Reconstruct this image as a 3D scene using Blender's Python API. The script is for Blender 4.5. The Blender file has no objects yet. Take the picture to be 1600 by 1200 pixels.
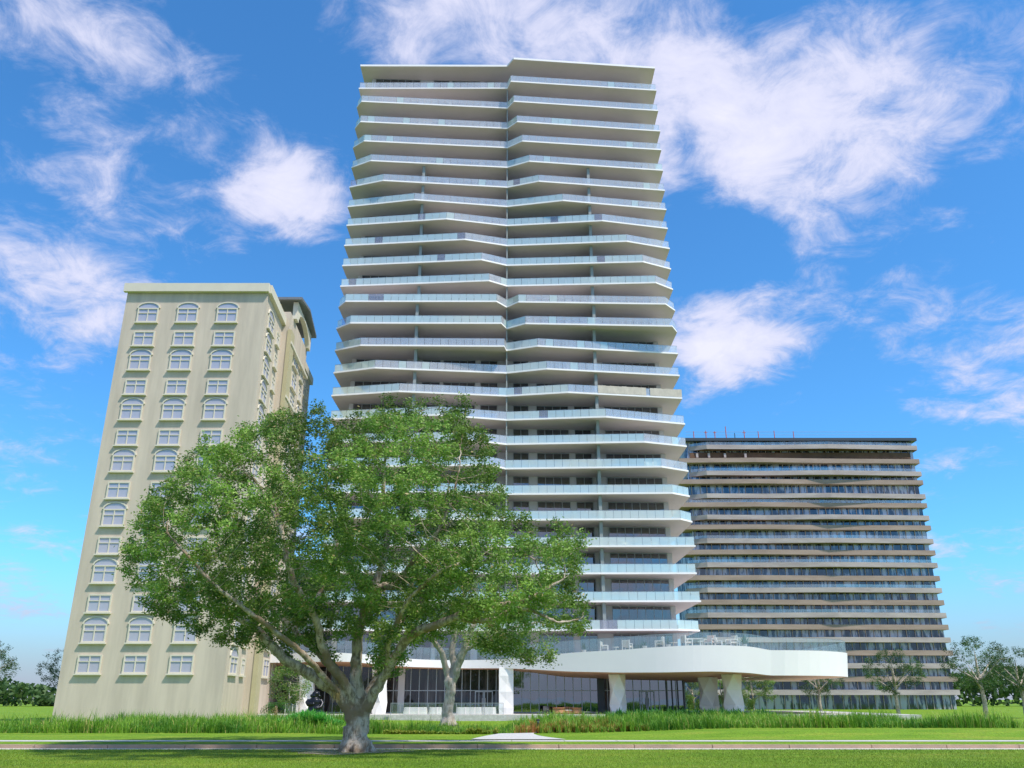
import bpy, math, random
import numpy as np
from mathutils import Vector, Matrix
R = math.radians
rng = np.random.default_rng(7); random.seed(7)
sc = bpy.context.scene
C = sc.collection

# ------------------------------------------------------------------ camera
F = 1313.0; TH = R(20.54); CZ = 1.6          # focal length in photo pixels, pitch, eye height
ct, st = math.cos(TH), math.sin(TH)
def ray(px, py):
    u = (px-800)/F; v = (600-py)/F
    return u, ct - v*st, st + v*ct
def PY(px, py, Y):
    u, y, z = ray(px, py); t = Y/y
    return Vector((u*t, Y, CZ+z*t))
def PZ(px, py, Z):
    u, y, z = ray(px, py); t = (Z-CZ)/z
    return Vector((u*t, y*t, Z))
cam = bpy.data.cameras.new('camera'); co = bpy.data.objects.new('camera', cam); C.objects.link(co)
co.location = (0, 0, CZ); co.rotation_euler = (R(90)+TH, 0, 0)
cam.sensor_width = 36; cam.lens = F/1600*36; cam.clip_end = 8000; cam.clip_start = .1
sc.camera = co

# ------------------------------------------------------------------ node helpers
def mat(name, base=(.5,.5,.5), rough=.7, metal=0., var=0., scale=3., bump=0., bscale=20., spec=.5, stretch=(1,1,1), col2=None):
    m = bpy.data.materials.new(name); m.use_nodes = True
    nt = m.node_tree; b = nt.nodes['Principled BSDF']
    b.inputs['Roughness'].default_value = rough; b.inputs['Metallic'].default_value = metal
    b.inputs['Specular IOR Level'].default_value = spec
    b.inputs['Base Color'].default_value = (*base, 1)
    if var or bump or col2:
        tc = nt.nodes.new('ShaderNodeTexCoord'); mp = nt.nodes.new('ShaderNodeMapping')
        mp.inputs['Scale'].default_value = stretch
        nt.links.new(tc.outputs['Object'], mp.inputs[0])
        n = nt.nodes.new('ShaderNodeTexNoise'); n.inputs['Scale'].default_value = scale; n.inputs['Detail'].default_value = 8
        n.inputs['Roughness'].default_value = .65
        nt.links.new(mp.outputs[0], n.inputs['Vector'])
        r = nt.nodes.new('ShaderNodeValToRGB')
        c2 = col2 if col2 else tuple(c*(1-var) for c in base)
        c1 = base if col2 else tuple(min(1, c*(1+var)) for c in base)
        r.color_ramp.elements[0].position = .35; r.color_ramp.elements[1].position = .65
        r.color_ramp.elements[0].color = (*c2, 1); r.color_ramp.elements[1].color = (*c1, 1)
        nt.links.new(n.outputs[0], r.inputs[0]); nt.links.new(r.outputs[0], b.inputs['Base Color'])
        if bump:
            n2 = nt.nodes.new('ShaderNodeTexNoise'); n2.inputs['Scale'].default_value = bscale; n2.inputs['Detail'].default_value = 6
            nt.links.new(mp.outputs[0], n2.inputs['Vector'])
            bp = nt.nodes.new('ShaderNodeBump'); bp.inputs['Strength'].default_value = bump; bp.inputs['Distance'].default_value = .05
            nt.links.new(n2.outputs[0], bp.inputs['Height']); nt.links.new(bp.outputs[0], b.inputs['Normal'])
    return m

def rail_glass(name, tint, milk, gl, milkcol):
    m = bpy.data.materials.new(name); m.use_nodes = True; nt = m.node_tree; nt.nodes.clear()
    o = nt.nodes.new('ShaderNodeOutputMaterial')
    t = nt.nodes.new('ShaderNodeBsdfTransparent'); t.inputs[0].default_value = (*tint, 1)
    d = nt.nodes.new('ShaderNodeBsdfDiffuse'); d.inputs[0].default_value = (*milkcol, 1)
    g = nt.nodes.new('ShaderNodeBsdfGlossy'); g.inputs['Roughness'].default_value = .03; g.inputs[0].default_value = (.93, 1, .98, 1)
    a = nt.nodes.new('ShaderNodeMixShader'); a.inputs[0].default_value = milk
    b = nt.nodes.new('ShaderNodeMixShader'); b.inputs[0].default_value = gl
    nt.links.new(t.outputs[0], a.inputs[1]); nt.links.new(d.outputs[0], a.inputs[2])
    nt.links.new(a.outputs[0], b.inputs[1]); nt.links.new(g.outputs[0], b.inputs[2])
    nt.links.new(b.outputs[0], o.inputs[0]); return m

def pane_mat(name, base, gl, rough=.02, gcol=(.85,.9,1), varying=True):
    m = bpy.data.materials.new(name); m.use_nodes = True; nt = m.node_tree; nt.nodes.clear()
    o = nt.nodes.new('ShaderNodeOutputMaterial')
    d = nt.nodes.new('ShaderNodeBsdfDiffuse')
    g = nt.nodes.new('ShaderNodeBsdfGlossy'); g.inputs['Roughness'].default_value = rough; g.inputs[0].default_value = (*gcol, 1)
    if varying:
        tc = nt.nodes.new('ShaderNodeTexCoord'); mp = nt.nodes.new('ShaderNodeMapping'); mp.inputs['Scale'].default_value = (1.1, .3, .12)
        oi = nt.nodes.new('ShaderNodeObjectInfo'); ml = nt.nodes.new('ShaderNodeMath'); ml.operation = 'MULTIPLY'; ml.inputs[1].default_value = 40
        nt.links.new(oi.outputs['Random'], ml.inputs[0]); nt.links.new(ml.outputs[0], mp.inputs['Location'])
        nt.links.new(tc.outputs['Object'], mp.inputs[0])
        n = nt.nodes.new('ShaderNodeTexNoise'); n.inputs['Scale'].default_value = 1.3; n.inputs['Detail'].default_value = 3
        r = nt.nodes.new('ShaderNodeValToRGB'); r.color_ramp.elements[0].position = .5; r.color_ramp.elements[1].position = .72
        r.color_ramp.elements[0].color = (*base, 1); r.color_ramp.elements[1].color = (*[c*3.2+.03 for c in base], 1)
        nt.links.new(mp.outputs[0], n.inputs[0]); nt.links.new(n.outputs[0], r.inputs[0]); nt.links.new(r.outputs[0], d.inputs[0])
        n3 = nt.nodes.new('ShaderNodeTexNoise'); n3.inputs['Scale'].default_value = .6; n3.inputs['Detail'].default_value = 1
        nt.links.new(tc.outputs['Object'], n3.inputs[0])
        bp = nt.nodes.new('ShaderNodeBump'); bp.inputs['Strength'].default_value = .08; bp.inputs['Distance'].default_value = .05
        nt.links.new(n3.outputs[0], bp.inputs['Height']); nt.links.new(bp.outputs[0], g.inputs['Normal'])
    else: d.inputs[0].default_value = (*base, 1)
    a = nt.nodes.new('ShaderNodeMixShader'); a.inputs[0].default_value = gl
    nt.links.new(d.outputs[0], a.inputs[1]); nt.links.new(g.outputs[0], a.inputs[2]); nt.links.new(a.outputs[0], o.inputs[0])
    return m

def leaf_mat(name, trans=.35, rough=.5):
    m = bpy.data.materials.new(name); m.use_nodes = True; nt = m.node_tree
    b = nt.nodes['Principled BSDF']; b.inputs['Roughness'].default_value = rough; b.inputs['Specular IOR Level'].default_value = .35
    at = nt.nodes.new('ShaderNodeAttribute'); at.attribute_name = 'col'
    nt.links.new(at.outputs['Color'], b.inputs['Base Color'])
    t = nt.nodes.new('ShaderNodeBsdfTranslucent'); nt.links.new(at.outputs['Color'], t.inputs[0])
    mx = nt.nodes.new('ShaderNodeMixShader'); mx.inputs[0].default_value = trans
    nt.links.new(b.outputs[0], mx.inputs[1]); nt.links.new(t.outputs[0], mx.inputs[2])
    nt.links.new(mx.outputs[0], nt.nodes['Material Output'].inputs[0]); return m

M = dict(
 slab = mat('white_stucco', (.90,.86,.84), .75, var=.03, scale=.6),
 soffit = mat('soffit_shaded_white', (.53,.445,.435), .8, var=.03, scale=.35),  # slab white, darkened for shade and warmed against green bounce light
 wall = mat('grey_wall', (.56,.55,.56), .8, var=.04, scale=.8),
 frame = mat('window_metal', (.36,.38,.40), .4, metal=.3),
 dframe = mat('dark_metal', (.07,.08,.09), .4, metal=.4),
 handrail = mat('handrail_metal', (.30,.32,.34), .35, metal=.6),
 gA = rail_glass('glass_lavender_reflect', (.92,.96,.97), .28, .13, (.84,.82,.86)),  # greyish sky reflection of right-facing panels put into the colour
 gB = rail_glass('glass_green_reflect', (.88,.97,.95), .38, .17, (.84,.92,.89)),  # green tint, with the brighter sky reflection of left-facing panels put in
 gC = rail_glass('glass_grey', (.86,.88,.93), .20, .08, (.62,.60,.68)),
 gP = rail_glass('glass_pale', (.95,.98,.99), .03, .10, (.8,.85,.88)),
 pane = pane_mat('dark_pane', (.012,.014,.016), .20),
 lobby = pane_mat('lobby_pane', (.012,.014,.016), .29, rough=.01),
 lobbyd = pane_mat('tree_reflection_pane', (.020,.019,.017), .065, rough=.02),  # darker, duller glass standing in for the reflection of dark trees
 fin = mat('screen_panel', (.30,.37,.37), .35, var=.05, scale=1),
 band = mat('podium_white', (.84,.795,.78), .75, var=.015, scale=.3),
 wood = mat('wood_soffit', (.78,.43,.27), .5, var=.12, scale=3, stretch=(6,.5,1)),
 column = mat('column_stucco', (.84,.81,.77), .7, var=.03, scale=1.5),
 concrete = mat('concrete', (.50,.48,.45), .85, var=.08, scale=2, bump=.2, bscale=30),
 path = mat('pale_path', (.52,.50,.465), .85, var=.05, scale=1.5, bump=.15, bscale=60),
 curb = mat('kerb_stone', (.50,.33,.23), .85, scale=.8, col2=(.34,.25,.18), bump=.4, bscale=25),
 gutter = mat('gutter_concrete', (.56,.52,.45), .85, var=.1, scale=1.2, stretch=(.6,3,1)),
 asphalt = mat('asphalt', (.055,.055,.058), .9, var=.15, scale=6),
 bronze = mat('bronze', (.028,.028,.033), .32, metal=.7, var=.3, scale=4),
 rattan = mat('rattan', (.42,.20,.09), .7, var=.35, scale=30, bump=.6, bscale=60),
 cushion = mat('cushion', (.62,.56,.48), .9, var=.05, scale=4),
 pink = mat('blush_cushion', (.58,.42,.35), .9, var=.05, scale=4),
 whitem = mat('white_metal', (.70,.66,.60), .4),
 black = mat('black_metal', (.02,.02,.022), .5),
 finl = mat('screen_post', (.30,.32,.31), .6),
 wrap = mat('beige_wrap', (.56,.50,.42), .9, var=.1, scale=2, bump=.6, bscale=4, stretch=(1,1,.5)),
 cream = mat('cream_stucco', (.57,.48,.38), .85, var=.11, scale=.8, stretch=(1,1,.12)),
 creamB = mat('pale_trim', (.66,.60,.48), .8, var=.04, scale=.5),
 olive = mat('olive_stucco', (.46,.40,.24), .85, var=.05, scale=.5),
 metalroof = mat('roof_metal', (.16,.17,.18), .5, var=.1, scale=2),
 lpane = pane_mat('lavender_pane', (.42,.41,.48), .12, rough=.05, varying=False),
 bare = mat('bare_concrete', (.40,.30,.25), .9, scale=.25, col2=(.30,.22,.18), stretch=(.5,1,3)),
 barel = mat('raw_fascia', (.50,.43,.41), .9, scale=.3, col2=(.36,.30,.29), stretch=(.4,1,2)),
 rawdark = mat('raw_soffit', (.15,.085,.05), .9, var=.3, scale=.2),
 red = mat('site_red', (.50,.10,.07), .6),
 mulch = mat('mulch', (.42,.38,.31), .95, scale=5, col2=(.13,.09,.06), bump=.8, bscale=20),
 bark = None, leaf = leaf_mat('leaf'), blade = leaf_mat('blade', .3),
 dry = mat('dry_frond', (.46,.32,.13), .8, var=.2, scale=20),
 terracotta = mat('planter_clay', (.55,.5,.45), .8),
)
# bark
def bark(name, c1, c2, c3):
    m = bpy.data.materials.new(name); m.use_nodes = True; nt = m.node_tree; b = nt.nodes['Principled BSDF']
    tc = nt.nodes.new('ShaderNodeTexCoord'); mp = nt.nodes.new('ShaderNodeMapping'); mp.inputs['Scale'].default_value = (1,1,.35)
    nt.links.new(tc.outputs['Object'], mp.inputs[0])
    n = nt.nodes.new('ShaderNodeTexNoise'); n.inputs['Scale'].default_value = 6; n.inputs['Detail'].default_value = 10; n.inputs['Roughness'].default_value = .75
    w = nt.nodes.new('ShaderNodeTexNoise'); w.inputs['Scale'].default_value = 1.3; w.inputs['Detail'].default_value = 5
    r = nt.nodes.new('ShaderNodeValToRGB'); r.color_ramp.elements[0].position=.42; r.color_ramp.elements[1].position=.55
    r.color_ramp.elements[0].color = (*c2,1); r.color_ramp.elements[1].color = (*c1,1)
    r2 = nt.nodes.new('ShaderNodeValToRGB'); r2.color_ramp.elements[0].position=.50; r2.color_ramp.elements[1].position=.58
    r2.color_ramp.elements[0].color=(0,0,0,1)
    mx = nt.nodes.new('ShaderNodeMixRGB'); mx.inputs[2].default_value = (*c3,1)
    nt.links.new(mp.outputs[0], n.inputs[0]); nt.links.new(tc.outputs['Object'], w.inputs[0])
    nt.links.new(n.outputs[0], r.inputs[0]); nt.links.new(w.outputs[0], r2.inputs[0])
    nt.links.new(r2.outputs[0], mx.inputs[0]); nt.links.new(r.outputs[0], mx.inputs[1]); nt.links.new(mx.outputs[0], b.inputs['Base Color'])
    bp = nt.nodes.new('ShaderNodeBump'); bp.inputs['Strength'].default_value = .9; bp.inputs['Distance'].default_value=.06
    nt.links.new(n.outputs[0], bp.inputs['Height']); nt.links.new(bp.outputs[0], b.inputs['Normal'])
    b.inputs['Roughness'].default_value = .92; return m
M['bark'] = bark('oak_bark', (.60,.485,.38), (.22,.165,.115), (.27,.19,.12))
M['bark2'] = bark('pale_bark', (.56,.47,.38), (.32,.25,.19), (.44,.37,.30))
# grass (lawn) material
def lawn_mat():
    m = bpy.data.materials.new('lawn_grass'); m.use_nodes = True; nt = m.node_tree; b = nt.nodes['Principled BSDF']
    tc = nt.nodes.new('ShaderNodeTexCoord')
    def noise(s, d, sx=(1,1,1)):
        mp = nt.nodes.new('ShaderNodeMapping'); mp.inputs['Scale'].default_value = sx
        n = nt.nodes.new('ShaderNodeTexNoise'); n.inputs['Scale'].default_value = s; n.inputs['Detail'].default_value = d; n.inputs['Roughness'].default_value=.7
        nt.links.new(tc.outputs['Object'], mp.inputs[0]); nt.links.new(mp.outputs[0], n.inputs[0]); return n
    a = noise(.45, 7, (.5,1.6,1)); f = noise(14, 8, (1,.45,1))
    r = nt.nodes.new('ShaderNodeValToRGB'); e = r.color_ramp.elements
    e[0].position=.3; e[0].color=(.10,.21,.012,1); e[1].position=.72; e[1].color=(.30,.34,.045,1)
    x = e.new(.5); x.color=(.165,.30,.020,1)
    r2 = nt.nodes.new('ShaderNodeValToRGB'); r2.color_ramp.elements[0].position=.3; r2.color_ramp.elements[1].position=.7
    r2.color_ramp.elements[0].color=(.5,.5,.5,1); r2.color_ramp.elements[1].color=(1.35,1.3,1.2,1)
    mx = nt.nodes.new('ShaderNodeMixRGB'); mx.blend_type='MULTIPLY'; mx.inputs[0].default_value=1
    nt.links.new(a.outputs[0], r.inputs[0]); nt.links.new(f.outputs[0], r2.inputs[0])
    nt.links.new(r.outputs[0], mx.inputs[1]); nt.links.new(r2.outputs[0], mx.inputs[2]); nt.links.new(mx.outputs[0], b.inputs['Base Color'])
    bp = nt.nodes.new('ShaderNodeBump'); bp.inputs['Strength'].default_value=.8; bp.inputs['Distance'].default_value=.06
    nt.links.new(f.outputs[0], bp.inputs['Height']); nt.links.new(bp.outputs[0], b.inputs['Normal'])
    b.inputs['Roughness'].default_value=.9; b.inputs['Specular IOR Level'].default_value=.15; return m
M['lawn'] = lawn_mat()
def stone_mat():
    m = bpy.data.materials.new('stone_blocks'); m.use_nodes = True; nt = m.node_tree; b = nt.nodes['Principled BSDF']
    tc = nt.nodes.new('ShaderNodeTexCoord'); mp = nt.nodes.new('ShaderNodeMapping'); mp.inputs['Rotation'].default_value=(R(90),0,0)
    br = nt.nodes.new('ShaderNodeTexBrick'); br.inputs['Scale'].default_value=1.6
    br.inputs['Color1'].default_value=(.42,.40,.37,1); br.inputs['Color2'].default_value=(.52,.50,.47,1); br.inputs['Mortar'].default_value=(.2,.19,.18,1)
    br.inputs['Mortar Size'].default_value=.012
    n = nt.nodes.new('ShaderNodeTexNoise'); n.inputs['Scale'].default_value=3; n.inputs['Detail'].default_value=8
    mx = nt.nodes.new('ShaderNodeMixRGB'); mx.blend_type='MULTIPLY'; mx.inputs[0].default_value=.7
    nt.links.new(tc.outputs['Object'], mp.inputs[0]); nt.links.new(mp.outputs[0], br.inputs[0]); nt.links.new(tc.outputs['Object'], n.inputs[0])
    nt.links.new(br.outputs[0], mx.inputs[1]); nt.links.new(n.outputs[0], mx.inputs[2]); nt.links.new(mx.outputs[0], b.inputs['Base Color'])
    b.inputs['Roughness'].default_value=.9
    mm = nt.nodes.new('ShaderNodeMixRGB'); mm.blend_type='ADD'; mm.inputs[0].default_value=1; mm.inputs[2].default_value=(.22,.21,.2,1)
    nt.links.new(mx.outputs[0], mm.inputs[1]); nt.links.new(mm.outputs[0], b.inputs['Base Color'])
    return m
M['stone'] = stone_mat()
def curtain_mat():
    m = bpy.data.materials.new('curtained_glass'); m.use_nodes = True; nt = m.node_tree; nt.nodes.clear()
    o = nt.nodes.new('ShaderNodeOutputMaterial'); tc = nt.nodes.new('ShaderNodeTexCoord')
    mp = nt.nodes.new('ShaderNodeMapping'); mp.inputs['Scale'].default_value=(1,1,.22); mp.inputs['Rotation'].default_value=(0,.12,0)
    n = nt.nodes.new('ShaderNodeTexNoise'); n.inputs['Scale'].default_value=.55; n.inputs['Detail'].default_value=4; n.inputs['Roughness'].default_value=.6
    r = nt.nodes.new('ShaderNodeValToRGB'); e=r.color_ramp.elements
    e[0].position=.45; e[0].color=(.012,.016,.028,1); e[1].position=.56; e[1].color=(.42,.43,.48,1); x=e.new(.5); x.color=(.06,.085,.12,1)
    d = nt.nodes.new('ShaderNodeBsdfDiffuse'); g = nt.nodes.new('ShaderNodeBsdfGlossy'); g.inputs['Roughness'].default_value=.04
    g.inputs[0].default_value=(.7,.85,1,1)
    mx = nt.nodes.new('ShaderNodeMixShader'); mx.inputs[0].default_value=.10
    nt.links.new(tc.outputs['Object'], mp.inputs[0]); nt.links.new(mp.outputs[0], n.inputs[0]); nt.links.new(n.outputs[0], r.inputs[0])
    nt.links.new(r.outputs[0], d.inputs[0]); nt.links.new(d.outputs[0], mx.inputs[1]); nt.links.new(g.outputs[0], mx.inputs[2])
    nt.links.new(mx.outputs[0], o.inputs[0]); return m
M['curtain'] = curtain_mat()
M['water'] = mat('water', (.05,.09,.11), .12, spec=.8, bump=.4, bscale=.8, var=.1, scale=.2)

# ------------------------------------------------------------------ mesh builder
class MB:
    def __init__(s): s.v=[]; s.f=[]; s.m=[]
    def face(s, pts, mi=0):
        n=len(s.v); s.v += [tuple(p) for p in pts]; s.f.append(list(range(n, n+len(pts)))); s.m.append(mi)
    def hexa(s, p, mi=0):         # 8 points: bottom ring 0-3, top ring 4-7
        n=len(s.v); s.v += [tuple(q) for q in p]
        for q in ((0,3,2,1),(4,5,6,7),(0,1,5,4),(1,2,6,5),(2,3,7,6),(3,0,4,7)):
            s.f.append([n+i for i in q]); s.m.append(mi)
    def box(s, a, b, mi=0):
        x0,y0,z0=a; x1,y1,z1=b
        s.hexa([(x0,y0,z0),(x1,y0,z0),(x1,y1,z0),(x0,y1,z0),(x0,y0,z1),(x1,y0,z1),(x1,y1,z1),(x0,y1,z1)], mi)
    def wallbox(s, p, q, z0, z1, t, mi=0, z0b=None, z1b=None):   # vertical slab along p->q (xy), thickness t
        p=Vector((p[0],p[1])); q=Vector((q[0],q[1])); d=(q-p)
        if d.length<1e-6: return
        n=Vector((-d.y,d.x)).normalized()*t/2
        z0b = z0 if z0b is None else z0b; z1b = z1 if z1b is None else z1b
        s.hexa([(p.x-n.x,p.y-n.y,z0),(q.x-n.x,q.y-n.y,z0b),(q.x+n.x,q.y+n.y,z0b),(p.x+n.x,p.y+n.y,z0),
                (p.x-n.x,p.y-n.y,z1),(q.x-n.x,q.y-n.y,z1b),(q.x+n.x,q.y+n.y,z1b),(p.x+n.x,p.y+n.y,z1)], mi)
    def prism(s, poly, z0, z1, mi=0, mtop=None, mbot=None):
        n=len(s.v); k=len(poly)
        s.v += [(x,y,z0) for x,y in poly]+[(x,y,z1) for x,y in poly]
        s.f.append([n+i for i in range(k)][::-1]); s.m.append(mi if mbot is None else mbot)
        s.f.append([n+k+i for i in range(k)]); s.m.append(mi if mtop is None else mtop)
        for i in range(k):
            j=(i+1)%k; s.f.append([n+i,n+j,n+k+j,n+k+i]); s.m.append(mi)
    def tube(s, pts, rad, sides=8, mi=0, cap=True, lobes=None):
        pts=[Vector(p) for p in pts]; n0=len(s.v); up=Vector((.3,.2,1)).normalized(); prev=None
        for i,p in enumerate(pts):
            d=(pts[min(i+1,len(pts)-1)]-pts[max(i-1,0)]).normalized()
            if prev is None:
                a=d.cross(Vector((0,1,0)) if abs(d.y)<.9 else Vector((1,0,0))).normalized()
            else:
                a=(prev-d*prev.dot(d)).normalized()
            prev=a; b=d.cross(a)
            for k in range(sides):
                t=2*math.pi*k/sides; r=rad[i]
                if lobes: r*=lobes(i,t)
                q=p+(a*math.cos(t)+b*math.sin(t))*r; s.v.append(tuple(q))
        for i in range(len(pts)-1):
            for k in range(sides):
                k2=(k+1)%sides
                s.f.append([n0+i*sides+k,n0+i*sides+k2,n0+(i+1)*sides+k2,n0+(i+1)*sides+k]); s.m.append(mi)
        if cap:
            s.f.append([n0+k for k in range(sides)][::-1]); s.m.append(mi)
            e=n0+(len(pts)-1)*sides; s.f.append([e+k for k in range(sides)]); s.m.append(mi)
    def ball(s, c, r, mi=0, nu=16, nv=10):
        if isinstance(r,(int,float)): r=(r,r,r)
        n=len(s.v)
        for j in range(1,nv):
            ph=math.pi*j/nv
            for i in range(nu):
                t=2*math.pi*i/nu
                s.v.append((c[0]+r[0]*math.sin(ph)*math.cos(t),c[1]+r[1]*math.sin(ph)*math.sin(t),c[2]+r[2]*math.cos(ph)))
        s.v.append((c[0],c[1],c[2]+r[2])); s.v.append((c[0],c[1],c[2]-r[2])); T=len(s.v)-2
        for j in range(nv-2):
            for i in range(nu):
                i2=(i+1)%nu; s.f.append([n+j*nu+i,n+(j+1)*nu+i,n+(j+1)*nu+i2,n+j*nu+i2]); s.m.append(mi)
        for i in range(nu):
            i2=(i+1)%nu; s.f.append([T,n+i,n+i2]); s.m.append(mi)
            s.f.append([T+1,n+(nv-2)*nu+i2,n+(nv-2)*nu+i]); s.m.append(mi)
    def lathe(s, prof, c=(0,0,0), sides=20, mi=0, sx=1, sy=1):
        n=len(s.v)
        for r,z in prof:
            for k in range(sides):
                t=2*math.pi*k/sides; s.v.append((c[0]+r*sx*math.cos(t), c[1]+r*sy*math.sin(t), c[2]+z))
        for i in range(len(prof)-1):
            for k in range(sides):
                k2=(k+1)%sides; s.f.append([n+i*sides+k,n+i*sides+k2,n+(i+1)*sides+k2,n+(i+1)*sides+k]); s.m.append(mi)
        s.f.append([n+k for k in range(sides)][::-1]); s.m.append(mi)
        e=n+(len(prof)-1)*sides; s.f.append([e+k for k in range(sides)]); s.m.append(mi)
    def build(s, name, mats, parent=None, loc=None, rotz=0, smooth=False, world=True):
        me=bpy.data.meshes.new(name); v=s.v
        o=bpy.data.objects.new(name, me)
        L=Vector(loc) if loc is not None else Vector((0,0,0))
        PW=parent_world(parent) if (parent is not None and world) else Vector((0,0,0))
        if parent is not None and world: L = L - PW
        me.from_pydata(v, [], s.f)
        if not isinstance(mats,(list,tuple)): mats=[mats]
        for m in mats: me.materials.append(m)
        if len(mats)>1: me.polygons.foreach_set('material_index', s.m)
        if smooth: me.polygons.foreach_set('use_smooth', [True]*len(s.f))
        me.update(); C.objects.link(o); o.location=L; o.rotation_euler[2]=rotz
        if parent is not None: o.parent=parent
        return o
def parent_world(o):
    p=Vector((0,0,0))
    while o is not None: p+=o.location; o=o.parent
    return p
def tag(o, label=None, cat=None, group=None, kind=None):
    if label: o['label']=label
    if cat: o['category']=cat
    if group: o['group']=group
    if kind: o['kind']=kind
    return o
def empty(name, loc, label=None, cat=None, group=None, rz=0):
    o=bpy.data.objects.new(name,None); C.objects.link(o); o.location=loc; o.rotation_euler[2]=rz; o.empty_display_size=.3
    return tag(o,label,cat,group)
def copy_tree(o, parent=None):
    c=o.copy(); C.objects.link(c); c.parent=parent
    for ch in list(o.children): copy_tree(ch, c)
    return c
def mesh_np(name, verts, faces_n, k, mats, parent=None, col=None):
    """verts (n*k,3); each face uses k consecutive vertices"""
    me=bpy.data.meshes.new(name); nv=len(verts); nf=nv//k
    me.vertices.add(nv); me.vertices.foreach_set('co', verts.astype(np.float32).ravel())
    me.loops.add(nv); me.loops.foreach_set('vertex_index', np.arange(nv,dtype=np.int32))
    me.polygons.add(nf); me.polygons.foreach_set('loop_start', np.arange(0,nv,k,dtype=np.int32))
    me.polygons.foreach_set('loop_total', np.full(nf,k,dtype=np.int32))
    me.materials.append(mats)
    if col is not None:
        a=me.color_attributes.new('col','FLOAT_COLOR','POINT')
        c=np.ones((nv,4),dtype=np.float32); c[:,:3]=np.repeat(col,k,axis=0); a.data.foreach_set('color', c.ravel())
    me.update(calc_edges=True); me.validate()
    o=bpy.data.objects.new(name,me); C.objects.link(o)
    if parent is not None: o.parent=parent
    return o

# ------------------------------------------------------------------ TOWER
S = [ # notch y, left-half points (px,py) left->right before notch, notch x, right-half points
 (138.5,[(560.5,138.7)],793,[(798,127.7),(1026,141.7)]),
 (169.6,[(557.3,168.3),(564.6,159)],793,[(802.7,159),(1028.6,173.4)]),
 (201.3,[(554.5,201.3),(563,190.7)],793,[(808,190.7),(1031.9,205.4)]),
 (231.4,[(551.3,231.4),(568.7,220.8)],793,[(816,221.1),(1033.5,234.6)]),
 (262.2,[(549,262.4),(579,251.7)],792.7,[(827,252.7),(1036.2,266.8)]),
 (293.3,[(545.7,293.3),(598.5,282.7)],792.7,[(842,283.9),(1039,298.2)]),
 (323.5,[(543,323.7),(647,312.8)],792.4,[(879.7,314),(1041.5,328.2)]),
 (353.3,[(541.3,353.0),(697.3,342.7)],792.4,[(941,345.6),(1043.5,357.8)]),
 (384.6,[(537.5,384.5),(726.5,374.9)],792.4,[(979.3,377.8),(1046.7,389.2)]),
 (415.4,[(534.4,415.9),(752.4,406.6)],791.8,[(1004.9,409.8),(1048.6,421.2)]),
 (447.6,[(531.4,448.1),(764.1,439.4)],791.8,[(1024.7,442.5),(1051.6,453)]),
 (480.7,[(528.8,480.7),(539.6,471.7),(776,471.9)],791.8,[(810,472.6),(1039.9,475.8),(1055,485.9)]),
 (514.3,[(525.3,514.3),(547.1,505.5),(783.4,506)],791.8,[(821,506.4),(1050.4,510.4),(1057.9,519.5)]),
 (548.5,[(523,548.7),(562.6,540.5),(788,541.8)],791.3,[(840,541.6),(1059.8,553.4)]),
 (583.7,[(520.9,583.5),(585.2,575.7)],791.5,[(854,577.3),(1062.2,587.8)]),
 (619.6,[(517.6,619.2),(623.3,612.5)],791.5,[(887.8,614),(1066,623.2)]),
 (657.2,[(515,655.8),(685.8,649.3)],791.5,[(946.9,652.3),(1070.6,663.5)]),
 (695.2,[(512.5,692.5),(734.8,688.6)],791.5,[(1006.9,691.6),(1073.4,698.4)]),
 (733.4,[(510,730.5),(765,727.5)],789.5,[(1034,730.4),(1076,737.2)]),
 (773.2,[(507.5,770.5),(778,770)],790,[(1051,771.6),(1078,776.6)]),
 (813.6,[(505,811.5),(524,809.5)],790,[(1064,812.2),(1082,816.6)]),
 (855.2,[(502.5,853.5),(535,852)],790,[(1087,854.3)]),
 (897.4,[(500,896.5),(560,895)],790,[(1089,897)]),
 (941.2,[(497,940.5)],790,[(1095.6,940.6)]),
 (986.0,[(495,985.5)],790,[(1060,985.3),(1093.7,986.6)]),
]
D0=110.0; YB=132.0
XL,YL,XR,YR = -23.2,112.9,21.65,114.6
def wallY(x): return YL+(x-XL)/(XR-XL)*(YR-YL)
SL=[]
for ny,lf,nx,rt in S:
    z=PY(nx,ny,D0).z
    pts=[PZ(x,y,z) for x,y in lf]+[PZ(nx,ny,z)]+[PZ(x,y,z) for x,y in rt]
    SL.append((z,[(p.x,p.y) for p in pts]))
zr=PY(792.5,104,D0).z
roofpts=[(p.x,p.y) for p in [PZ(563,103.5,zr),PZ(792.5,104,zr),PZ(802.5,92.5,zr),PZ(1023.5,107,zr)]]
tower=empty('apartment_tower',(0,112,-.2),'tall white residential tower with stacked zigzag glass-railed balconies and a curved white podium','tower')
NS=len(SL); SLT=.22
def frontY(poly,x):
    for (a,b),(c,d) in zip(poly[:-1],poly[1:]):
        if a<=x<=c or (c<=x<=a): return b+(d-b)*(x-a)/(c-a+1e-9)
    return poly[0][1] if x<poly[0][0] else poly[-1][1]
# body walls (flat slabs of wall between the balconies, one core)
b=MB(); b.prism([(XL,YL),(XR,YR),(XR,YB-2),(XL,YB-2)],5.0,zr-.02)
b.build('wall',M['wall'],tower)
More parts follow.
